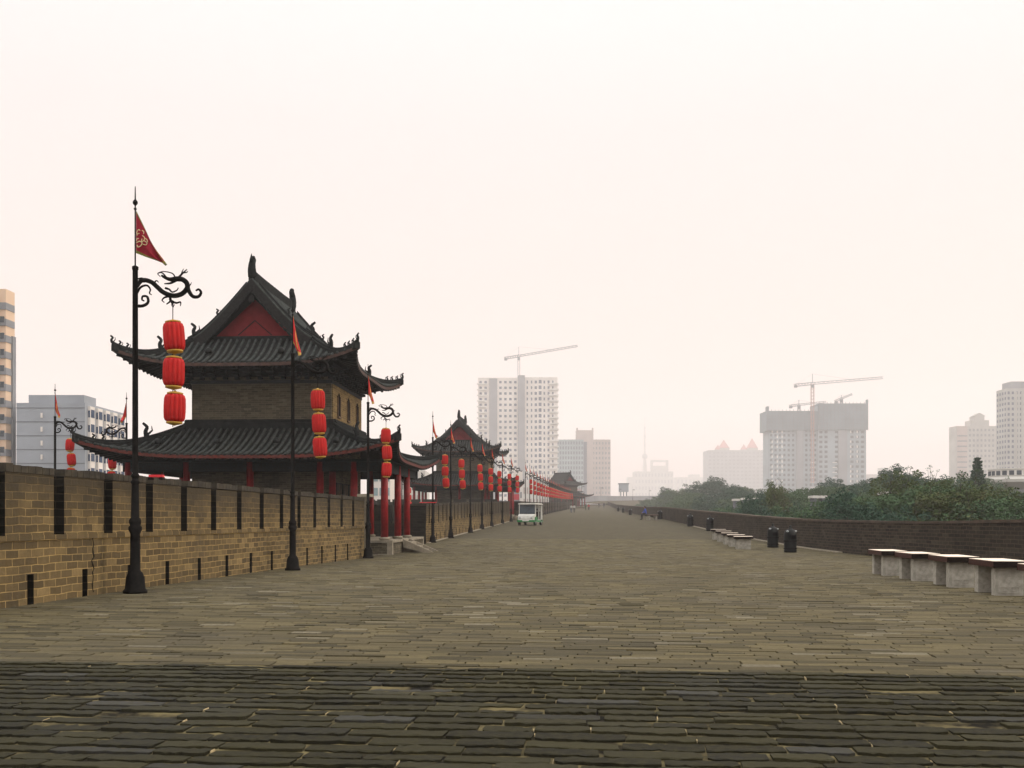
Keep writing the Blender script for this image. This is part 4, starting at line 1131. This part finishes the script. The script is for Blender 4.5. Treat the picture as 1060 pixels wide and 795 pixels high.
# undergrowth mass that closes the park floor behind the parapet
# small pale roofs between trees
def low_house(px, py, t, w, label):
    p = P(px, py, t)
    root = thing('low_building', label, 'building', (p.x, p.y, -12), YAW, 'low white roofed buildings among the trees'); h = p.z + 12
    m = MB(); m.box(-w / 2, w / 2, 0, 1.6, 0, h - .3); m.build('wall', M['b_band'], root)
    m = MB(); m.box(-w / 2 - .15, w / 2 + .15, -.15, 1.8, h - .3, h); m.build('roof', M['b_light'], root)
for px, py, t, w, l in ((763, 516.3, 150, .5, 'small white roof left of the long white roof among the trees'), (777, 515.3, 150, 1.9, 'long thin white roof showing among the middle distance trees'), (844, 513, 118, .35, 'left of two small white roofs before the scaffolded tower'), (853, 513, 118, .35, 'right of two small white roofs before the scaffolded tower'), (917, 509, 116, .4, 'left white roof showing among the trees below the twiggy ones'), (926, 509, 116, .4, 'right white roof showing among the trees below the twiggy ones')):
    low_house(px, py, t, w, l)

# ------------------------------------------------------------------ distant city
def building(name, label, px0, px1, ytop, t, depth, mat, rows=0, cols=0, ww=.55, wh=.5, wmat='b_window', yaw=0, side=None, group=None, ybot=None, bands=None, roofbits=(), inset=.0):
    "pixel span gives the face nearest the camera; base stands on the city ground"
    a, b = P(px0, ytop, t), P(px1, ytop, t); w = (b - a).length; H = a.z + 12
    root = thing(name, label, 'building', (a.x, a.y, -12), YAW + yaw, group)
    w = w / max(.3, math.cos(yaw))
    m = MB(); m.box(0, w, 0, depth, 0, H); wall = m.build('wall', M[mat], root)
    vis0 = max(0, -12 + 0); zmin = 12 + EYE - 3                              # storeys that can be seen above the wall
    if rows:
        fh = (H - 1.5) / rows; cw = w / cols
        pm = MB(); pm.box(-cw * ww / 2, cw * ww / 2, -.06, .1, 0, fh * wh); PMn = pm.mesh('window', M[wmat])
        n = 0; rest = MB()
        for r in range(rows - 1, -1, -1):
            z = r * fh + fh * .25
            if z + fh < zmin: break
            for c in range(cols):
                x = (c + .5) * cw
                if n < 98: link('window', PMn, root, (x, 0, z))
                else: rest.box(x - cw * ww / 2, x + cw * ww / 2, -.06, .1, z, z + fh * wh)
                n += 1
        if n > 98: tag(rest.build('window', M[wmat], root), kind='stuff')
    if side:   # windows on a side wall: ('R' or 'L', cols)
        s, sc, = side; cw = depth / sc; fh = (H - 1.5) / rows; rest = MB()
        for r in range(rows):
            z = r * fh + fh * .25
            if z + fh < zmin: continue
            for c in range(sc):
                y = (c + .5) * cw; x0 = w if s == 'R' else 0
                rest.box(x0 - .06, x0 + .06, y - cw * ww / 2, y + cw * ww / 2, z, z + fh * wh)
        tag(rest.build('side_window', M[wmat], root), kind='stuff')
    if bands:
        m = MB()
        fh = (H - 1.5) / (bands[0])
        for r in range(bands[0] + 1):
            z = r * fh
            if z > zmin - 4: m.box(-.15, w + .15, -.22, .0, z, z + fh * bands[2])
        m.build('floor_band', M[bands[1]], root)
    for (f0, f1, dh, d0, d1, mt) in roofbits:
        m = MB(); m.box(w * f0, w * f1, depth * d0, depth * d1, H + .01, H + dh); m.build('roof_block', M[mt], root)
    return root, w, H
# left orange tower
root, w, H = building('apartment_tower', 'orange and grey striped apartment tower cut by the left edge', -60, 6, 299, 190, 3.4, 'b_orange', 0, 0, ww=.5, wh=.45)
def strips(root, x0, x1, y, z0, z1, n, mat, name, fr=.45):
    m = MB(); fh = (z1 - z0) / n
    for i in range(n): m.box(x0, x1, y - .2, y + .05, z0 + fh * i, z0 + fh * (i + fr))
    return m.build(name, M[mat], root)
m = MB(); fh = (H - 10.8) / 15
for i in range(15): m.box(w - 2.8, w + .12, -.2, 3.2, 10 + fh * i, 10 + fh * (i + .42))
m.build('window_band', M['b_grey'], root)
strips(root, 0, w - 4.0, 0, 10, H - .8, 15, 'b_grey', 'window_band', .42)
m = MB(); m.box(w - 1.7, w - 1.2, -.5, 0, 6, H - 1.5); m.build('red_stripe', M['b_redstripe'], root)
m = MB(); m.box(w - 3.1, w - 2.9, -.4, 0, 6, H - .5); m.build('corner_groove', M['b_band'], root)
pmw = MB(); pmw.box(-.35, .35, -.26, .0, 0, 1.1); PW = pmw.mesh('window', M['b_window2'])
for i in range(14):
    for xx in (w - 4.6, w - 6.6, w - .6): link('window', PW, root, (xx, -.02, 10.6 + i * (H - 10.8) / 15))
m = MB(); m.box(w + .01, w + .35, 2, 3.2, 0, H - 8.5); m.build('setback_wing', M['b_grey'], root)
# grey block with bays
t = 190
a = P(17, 417, t); Hh = a.z + 12
root = thing('apartment_block', 'blue-grey stepped apartment block with white bays beyond the near battlement', 'building', (a.x, a.y, -12), YAW + R(0))
w1 = (88 - 17) / F * t
m = MB(); m.box(0, w1, 0, 19.5, 0, Hh); m.build('wall', M['b_bluegrey'], root)
m = MB(); m.box(w1 * .16, w1 * .97, .5, 6, Hh + .01, Hh + (417 - 408.5) / F * t); m.build('roof_storey', M['b_bluegrey'], root)
m = MB()
for i in range(9): m.box(-.02, w1 - .02, -.06, .0, Hh - 1.0 - 2.6 * i * 1.0, Hh - .88 - 2.6 * i)
m.build('joint_line', M['b_band'], root)
for i in range(6):
    m = MB(); m.box(w1 * .36, w1 * .385, -.25, .0, Hh - 2.8 - 2.6 * i, Hh - 1.9 - 2.6 * i); m.build('air_conditioner', M['b_white'], root)
# white bays and dark recesses along the receding side
for k in range(5):
    y0 = 1.2 + k * 3.7
    m = MB(); m.box(w1 + .01, w1 + .5, y0, y0 + 2.1, 0, Hh - .5); bay = m.build('bay', M['b_white'], root)
    for r in range(7):
        q = MB(); q.box(w1 + .502, w1 + .56, y0 + .3, y0 + 1.8, Hh - 2.6 - 2.75 * r, Hh - 1.1 - 2.75 * r); q.build('window', M['b_window'], bay)
        q = MB(); q.box(w1 + .1, w1 + .45, y0 - .06, y0, Hh - 2.6 - 2.75 * r, Hh - 1.3 - 2.75 * r); q.build('side_window', M['b_window'], bay)

# tower with crane behind second pavilion
T1 = 1100; q1 = T1 / 800
root, w, H = building('residential_tower', 'tall pale twin-wing residential tower with a crane on its roof', 495, 536, 391, T1, 22, 'b_white', 27, 8, .5, .42, 'b_window')
m = MB(); m.box(w * .28, w * .48, -1.5, 0, 8, H - 1); m.build('balcony_stack', M['b_grey'], root)
ax = w
m = MB(); m.box(ax, ax + 7.5, -5, 24, 0, H + 2); m.build('stair_core', M['b_grey'], root)
m = MB(); m.box(ax + 7.51, ax + 43, -2, 26, 0, H + .3); wing = m.build('wall', M['b_white'], root)
rest = MB(); bal = MB(); fh = (H - 1.5) / 27
for r in range(26, 4, -1):
    for c, ww_ in enumerate((.9, .9, 2.0, 2.4, 1.1, 1.6, .9)):
        x = ax + 10.3 + c * 4.6; z = r * fh + 1.2
        rest.box(x - ww_ / 2 - .3, x + ww_ / 2 + .3, -2.15, -1.9, z, z + fh * (.5 if c != 3 else .62))
    bal.box(ax + 33.5, ax + 44.2, -3.8, -2.2, r * fh + .1, r * fh + 1.5); bal.box(ax + 43.01, ax + 44.2, 2, 12, r * fh, r * fh + 1.4)
    bal.box(-1.6, 9, -1.8, -.1, r * fh, r * fh + 1.4)
tag(rest.build('window', M['b_window'], root), kind='stuff'); tag(bal.build('balcony', M['b_light'], root), kind='stuff')

def crane(px, ybase, ytop, yj, pxl, yl, pxr, yr, t, label, matn='steel', w=2.4):
    b = P(px, ybase, t); root = thing('tower_crane', label, 'crane', (b.x, b.y, b.z), YAW)
    k = t / F
    ht = (ybase - yj) * k
    def lattice(m, a, c, w, n, d=.36):
        a, c = Vector(a), Vector(c); ax_ = (c - a).normalized(); up = Vector((0, 1, 0)); s = ax_.cross(up).normalized() * w / 2; u = up * w / 2
        cs = [s + u, s - u, -s - u, -s + u]
        for q in cs: m.bar(a + q, c + q, d)
        for i in range(n):
            p0 = a.lerp(c, i / n); p1 = a.lerp(c, (i + 1) / n)
            for j in range(4): m.bar(p0 + cs[j], p1 + cs[(j + 1) % 4], d * .6)
    m = MB(); lattice(m, (0, 0, 0), (0, 0, ht), w, max(4, int(ht / w / 1.3))); m.build('mast', M[matn], root)
    m = MB(); lattice(m, (0, 0, ht), ((pxr - px) * k, 0, (ybase - yr) * k), w * .75, 16, .32); m.build('jib', M['steel'], root)
    m = MB(); lattice(m, (0, 0, ht), ((pxl - px) * k, 0, (ybase - yl) * k), w * .9, 6, .45); m.build('counter_jib', M['steel'], root)
    m = MB(); e = Vector(((pxl - px) * k, 0, (ybase - yl) * k)); m.box(e.x, e.x + 3.2, -1, 1, e.z - 2.2, e.z + .2); m.build('counterweight', M['steel'], root)
    m = MB(); m.bar((0, 0, ht), (0, 0, (ybase - ytop) * k), .5)
    m.bar((0, 0, (ybase - ytop) * k), ((pxr - px) * k * .6, 0, ht + ((ybase - yr) * k - ht) * .6), .12); m.bar((0, 0, (ybase - ytop) * k), ((pxl - px) * k * .8, 0, ht), .12); m.build('apex_and_ties', M['steel'], root)
    m = MB(); m.box(-1.4, 1.4, -1.6, 1.2, ht - 4.4, ht - 1.6); m.build('cab', M['steel'], root)
    return root
crane(537, 391, 359, 368.5, 522, 371, 598, 358, T1 + 5, 'tower crane with long jib above the pale twin-wing tower')
# blocks right of it
building('office_block', 'teal grey glass-fronted block left of the pinkish tower', 576, 604, 455, 1300, 40, 'b_teal', 18, 10, .5, .6, 'b_window')
r_, w, H = building('office_tower', 'pinkish grey tower with a raised square top in the haze', 603, 632, 455, 1310, 40, 'b_pink', 18, 9, .45, .5, 'b_band')
m = MB(); m.box(-8, 14, -1, 15, 30, H + 12); m.box(-8, -6, -1, 1, H + 12, H + 15); m.box(12, 14, -1, 1, H + 12, H + 15); m.build('raised_core', M['b_pink'], r_)
m = MB(); m.box(-1, 5.5, -1.2, -1, 20, H - 3); m.build('glass_strip', M['b_window'], r_)
# tv tower and its block
T2 = 3300
r_, w, H = building('hazy_block', 'very faint block with an open rooftop frame beside the television mast', 657, 697, 488, T2, 60, 'b_pale', 8, 12, .5, .5, 'b_band')
m = MB()
k = T2 / F
for x in (17 * k, 33 * k): m.box(x, x + 2 * k, 2, 20, H, H + 11 * k)
m.box(17 * k, 35 * k, 2, 20, H + 10 * k, H + 11.8 * k); m.box(19 * k, 33 * k, 6, 16, H, H + 6 * k); m.build('roof_frame', M['b_pale'], r_)
m = MB(); m.box(-7 * k, 0, 0, 40, 0, H - 6 * k); m.build('low_wing', M['b_pale'], r_)
p = P(667.5, 538, T2 + 100); root = thing('television_tower', 'faint television mast with a round pod, rising behind the framed block', 'tower', (p.x, p.y, -12), YAW)
k = (T2 + 100) / F; z = lambda y: 12 + EYE + (538 - y) * k
m = MB()
for sx, sy in ((-1, -1), (1, -1), (1, 1), (-1, 1)): m.bar((sx * 5 * k, sy * 5 * k, 0), (sx * 1.2 * k, sy * 1.2 * k, z(476)), 1.2)
m.lathe([(1.3 * k, z(500)), (.9 * k, z(470)), (.6 * k, z(445))], 8); m.build('shaft', M['b_pale'], root)
m = MB(); m.smooth = True; m.ball((0, 0, z(472.5)), 2.9 * k, 10); m.build('pod', M['b_grey'], root)
m = MB(); m.lathe([(.25 * k, z(446)), (.2 * k, z(432))], 6)
for yy in (443.5, 452.5, 461): m.lathe([(.9 * k, z(yy)), (.9 * k, z(yy - 1.5))], 8)
m.build('antenna', M['b_grey'], root)
# water-tower like box on legs
p = P(645.5, 518, 640); root = thing('watch_booth', 'small dark box raised on thin legs at the far bend of the wall', 'booth', (p.x, p.y, p.z), YAW)
m = MB(); m.box(-2.9, 2.9, -2, 2, 5.4, 10.2); b_ = m.build('cabin', M['b_bluegrey'], root); m = MB(); m.box(-3.3, 3.3, -2.4, 2.4, 10.21, 10.8); m.build('roof', M['b_band'], b_)
for sx in (-1, 0, 1):
    for sy in (-1, 1): m = MB(); m.bar((sx * 1.8, sy * 1.5, 0), (sx * 1.8, sy * 1.5, 5.4), .35); m.build('leg', M['b_band'], root)
# block with pink pointed roofs
T3 = 2300
r_, w, H = building('apartment_slab', 'wide hazy apartment slab with small pink pyramid roofs', 733, 799, 466, T3, 60, 'b_grey', 20, 16, .6, .45, 'b_band')
k = T3 / F
for (px, bw, y0, y1) in ((750.5, 5, 463.5, 454.5), (780, 5, 463.5, 453), (744, 3, 465, 460), (771, 3, 465, 459.5)):
    x = (px - 733) * k; bwm = bw * k; z0 = H; zm = H + (466 - y0) * k; z1 = H + (466 - y1) * k
    m = MB(); m.box(x - bwm, x + bwm, 4, 4 + 2 * bwm, z0, zm + .01); tw = m.build('turret', M['b_pale'], r_)
    m = MB(); m.add([(x - bwm, 4, zm + .02), (x + bwm, 4, zm + .02), (x + bwm, 4 + 2 * bwm, zm + .02), (x - bwm, 4 + 2 * bwm, zm + .02), (x, 4 + bwm, z1)], [(0, 1, 4), (1, 2, 4), (2, 3, 4), (3, 0, 4), (3, 2, 1, 0)]); m.build('roof', M['b_roofpink'], tw)
building('hazy_block', 'faintest low block behind the round-headed tree', 700, 733, 494, 3500, 60, 'b_pale', 6, 8, .5, .5, 'b_band', roofbits=((.45, .75, 10, .1, .9, 'b_pale'),))
# scaffolded tower
T4 = 1100
r_, w, H = building('unfinished_tower', 'grey unfinished tower wrapped in dark safety netting at its top, cranes above', 796, 846, 426, T4, 26, 'b_conc', 24, 11, .5, .5, 'b_window2')
k = T4 / F
w2 = (896 - 846) * k
m = MB(); m.box(w + .01, w + w2, -1.5, 26, 0, H + 6 * k); m.build('wall', M['b_conc'], r_)
rest = MB(); fh = (H + 3) / 25; g = T4 / 800
for r in range(5, 22):
    for c in range(9):
        if c in (2, 5): continue
        x = w + (c + .6) * w2 / 9.3; rest.box(x - 1.6, x + 1.6, -1.7, -1.4, r * fh, r * fh + fh * .5)
tag(rest.build('window', M['b_window2'], r_), kind='stuff')
lit = MB()
for r in range(7, 21):
    for x in (2 * g, 6 * g, 9.8 * g, 21.5 * g, 63.5 * g, w + w2 * .8):
        if (r * 7 + int(x)) % 5: lit.box(x, x + 1.5, -.2 if x < w else -1.8, -.1 if x < w else -1.71, r * fh + .2, r * fh + fh * .55)
for r in range(5, 15):
    for x in (24 * g, w * .9, w + w2 * .35):
        lit.box(x - 2.3, x + 2.3, -.35 if x < w else -1.95, -.1 if x < w else -1.71, r * fh, r * fh + .9)
tag(lit.build('floor_slab', M['b_light'], r_), kind='stuff')
m = MB(); m.box(w * .56, w * .7, -2.2, 0, 0, H - 20 * k); m.build('lift_shaft', M['b_grey'], r_)
m = MB(); m.box(w + w2 * .42, w + w2 * .6, -3.2, -1.5, 0, H - 20 * k); m.build('lift_shaft', M['b_grey'], r_)
m = MB(); m.box(-3 * k, w + .3, -2.5, 28, H - 20 * k, H + .5); m.box(w + .31, w + w2 + 1.5 * k, -3.6, 28, H - 19 * k, H + 8 * k); m.box(w + w2, w + w2 + 1.6 * k, -3.5, 0, H + 8.01 * k, H + 12 * k)
m.box(-3 * k + .1, -.5, -2.4, 3, H + .51, H + 5 * k); m.build('safety_netting', M['b_net'], r_)
m = MB()
for i in range(28):
    xx = -2 + i * 4.0
    m.bar((xx, -2.7 if xx < w else -3.8, H - 20 * k), (xx, -2.7 if xx < w else -3.8, H + (2 if xx < w else 9.5 * k)), .35)
for j in range(6): m.bar((-2, -2.72, H - 19 * k + j * 3.6 * k), (w, -2.72, H - 19 * k + j * 3.6 * k), .3); m.bar((w, -3.82, H - 17 * k + j * 4.4 * k), (w + w2, -3.82, H - 17 * k + j * 4.4 * k), .3)
m.build('scaffold', M['b_band'], r_)
crane(841, 500, 387, 397, 822, 399, 914, 391, T4 - 6, 'tallest crane standing before the unfinished tower, reddish mast', 'steel_red', 2.8)
crane(827, 426, 414, 419, 817, 420.5, 855, 416, T4 + 10, 'small low crane on the left roof of the unfinished tower')
crane(871, 420, 409, 412.5, 864, 415.5, 882, 408, T4 + 10, 'small crane with raised jib on the right roof of the unfinished tower')
r_, w, H = building('low_block', 'low pinkish block with a small roof tower right of the unfinished tower', 897, 926, 491, 2000, 40, 'b_pink', 5, 8, .5, .5, 'b_band', roofbits=((.55, .85, 13, .1, .6, 'b_pale'),))
r_, w, H = building('residential_tower', 'pale pinkish tower with a stepped pediment beside the right edge tower', 990, 1034, 441, 1200, 20, 'b_pale', 20, 11, .5, .45, 'b_band', roofbits=((.0, .35, -1, .1, .9, 'b_pink'), (.36, .78, 7, .05, .9, 'b_pale'), (.45, .68, 12, .1, .8, 'b_pale')))
m = MB(); m.box(.5, 13, -.4, 0, 0, H - .3); pk = m.build('pink_wing', M['b_pink'], r_)
m = MB()
for r in range(8, 19): m.box(1, 12.5, -.5, -.41, r * H / 20, r * H / 20 + 1.6)
m.build('window_band', M['b_band'], pk)
k = 900 / F; m = MB(); m.add([(w * .42, 2, H + 12), (w * .71, 2, H + 12), (w * .565, 2, H + 16), (w * .42, 12, H + 12), (w * .71, 12, H + 12), (w * .565, 12, H + 16)], [(0, 1, 2), (5, 4, 3), (0, 2, 5, 3), (1, 4, 5, 2)]); m.build('pediment', M['b_pale'], r_)
r_, w, H = building('residential_tower', 'tallest grey tower at the right edge with vertical window strips', 1042, 1110, 402, 850, 18, 'b_conc2', 27, 16, .5, .5, 'b_window', side=('L', 4))
m = MB(); m.box(w * .08, w, 2, 17, H + .01, H + 6); m.build('roof_storey', M['b_grey'], r_)
m = MB()
for x in (.14, .22, .36, .44, .58): m.box(w * x, w * x + 1.1, -.5, -.1, 5, H - 3)
m.build('fin', M['b_pale'], r_)
# saucer shaped restaurant
p = P(1052, 505, 210); root = thing('round_building', 'low round saucer shaped building among the trees at the right edge', 'building', (p.x, p.y, -12), 0)
m = MB(); m.smooth = True; zt = p.z + 12
m.lathe([(5.5, 0), (5.5, zt - 1.0), (6.0, zt - .5)], 32); m.build('drum', M['b_grey'], root)
m = MB(); m.lathe([(5.5, zt - .4), (7.6, zt + 1.0), (7.6, zt + 1.6), (5.4, zt + 2.2), (5.4, zt + 2.4)], 40); m.build('saucer_roof', M['b_pale'], root)
m = MB(); m.lathe([(5.2, zt + 2.4), (5.2, zt + 3.6), (5.4, zt + 3.7), (5.4, zt + 3.9)], 40); m.build('lantern_storey', M['b_light'], root)
for i in range(24):
    a = i * 2 * math.pi / 24; m = MB(); m.box(-.45, .45, -.08, .08, 0, .9); o = m.build('window', M['b_window2'], root); o.location = (5.2 * math.cos(a), 5.2 * math.sin(a), zt + 2.5); o.rotation_euler.z = a + math.pi / 2
# pale buildings glimpsed under the eaves
building('white_block', 'pale block glimpsed between the red columns of the first pavilion', 380, 404, 478, 170, 10, 'b_white', 9, 4, .7, .55, 'b_teal')
building('white_block', 'white block glimpsed under the far eave of the first pavilion', 404, 440, 487, 185, 10, 'b_light', 8, 7, .35, .6, 'b_pale')
building('white_block', 'white block with red and blue sign behind the posts beside the second pavilion', 531, 541, 488, 260, 12, 'b_white', 8, 3, .5, .5, 'b_grey')
building('white_block', 'pale block behind the receding lanterns above the cart', 541, 568, 497, 300, 12, 'b_light', 7, 8, .45, .55, 'b_pink')
p = P(532, 505, 255); root = thing('shop_sign', 'small blue and red sign on the white block beside the second pavilion', 'sign', p, YAW)
m = MB(); m.box(0, 1.5, -.1, 0, -.9, 0); m.build('blue_panel', M['b_sign'], root); m = MB(); m.box(0, 1.3, -.1, 0, -3.0, -1.6); m.build('red_panel', M['cloth_red'], root)
m = MB(); m.box(.0, 1.4, 0, .25, -20, -.05); m.build('support', M['b_grey'], root)

# ------------------------------------------------------------------ haze
m = MB(); m.box(-4200, 4200, -4200, 4200, -13.5, 420)
hz = m.build('haze', None if False else []); hz.data.materials.clear()
hm = bpy.data.materials.new('haze_air'); hm.use_nodes = True; nt = hm.node_tree; nt.nodes.clear()
out = nt.nodes.new('ShaderNodeOutputMaterial'); pv = nt.nodes.new('ShaderNodeVolumePrincipled')
pv.inputs['Color'].default_value = (.99, .95, .945, 1); pv.inputs['Density'].default_value = .00045; pv.inputs['Anisotropy'].default_value = .15
nt.links.new(pv.outputs[0], out.inputs['Volume']); hz.data.materials.append(hm)
tag(hz, kind='stuff')
hm.cycles.homogeneous_volume = True

# ------------------------------------------------------------------ light and sky
SUN_EL, SUN_AZ = R(26), R(12)    # azimuth measured from +X towards +Y
sd = Vector((math.cos(SUN_EL) * math.cos(SUN_AZ), math.cos(SUN_EL) * math.sin(SUN_AZ), math.sin(SUN_EL)))
ld = bpy.data.lights.new('sun', 'SUN'); ld.energy = 1.5; ld.angle = R(10); ld.color = (1, .84, .66)
lo = bpy.data.objects.new('sun', ld); COL.objects.link(lo); lo.rotation_euler = (-sd).to_track_quat('-Z', 'Y').to_euler(); lo.location = (50, 20, 60)
w = bpy.data.worlds.new('World'); scene.world = w; w.use_nodes = True; nt = w.node_tree
bg = nt.nodes['Background']; bg.inputs['Strength'].default_value = .1
sky = nt.nodes.new('ShaderNodeTexSky'); sky.sky_type = 'NISHITA'; sky.sun_disc = False; sky.sun_elevation = SUN_EL; sky.sun_rotation = math.pi / 2 - SUN_AZ; sky.dust_density = 6; sky.air_density = 2
tc = nt.nodes.new('ShaderNodeTexCoord'); sp = nt.nodes.new('ShaderNodeSeparateXYZ'); nt.links.new(tc.outputs['Generated'], sp.inputs[0])
cr = nt.nodes.new('ShaderNodeValToRGB'); nt.links.new(sp.outputs[2], cr.inputs[0])
el = cr.color_ramp.elements
K = 2.8
stops = [(0.0, (.95, .74, .67)), (.15, (.94, .77, .715)), (.26, (.95, .82, .785)), (.36, (.97, .87, .85)), (.46, (1.05, .98, .97)), (.60, (2.3, 2.22, 2.15)), (1.0, (2.8, 2.75, 2.7))]
el[0].position = 0; el[0].color = c4(tuple(c / K for c in stops[0][1])); el[1].position = 1; el[1].color = c4(tuple(c / K for c in stops[-1][1]))
for pz, c in stops[1:-1]:
    e = el.new(pz); e.color = c4(tuple(v / K for v in c))
vm = nt.nodes.new('ShaderNodeVectorMath'); vm.operation = 'SCALE'; nt.links.new(cr.outputs[0], vm.inputs[0]); vm.inputs['Scale'].default_value = K * 10
mx = nt.nodes.new('ShaderNodeMix'); mx.data_type = 'RGBA'; mx.inputs[0].default_value = .94
nt.links.new(sky.outputs[0], mx.inputs[6]); nt.links.new(vm.outputs[0], mx.inputs[7]); nt.links.new(mx.outputs[2], bg.inputs[0])

scene.view_settings.view_transform = 'Standard'; scene.view_settings.look = 'None'; scene.view_settings.exposure = 0.06; scene.view_settings.gamma = 1
scene.cycles.max_bounces = 6; scene.cycles.diffuse_bounces = 2; scene.cycles.volume_bounces = 2; scene.cycles.use_denoising = True
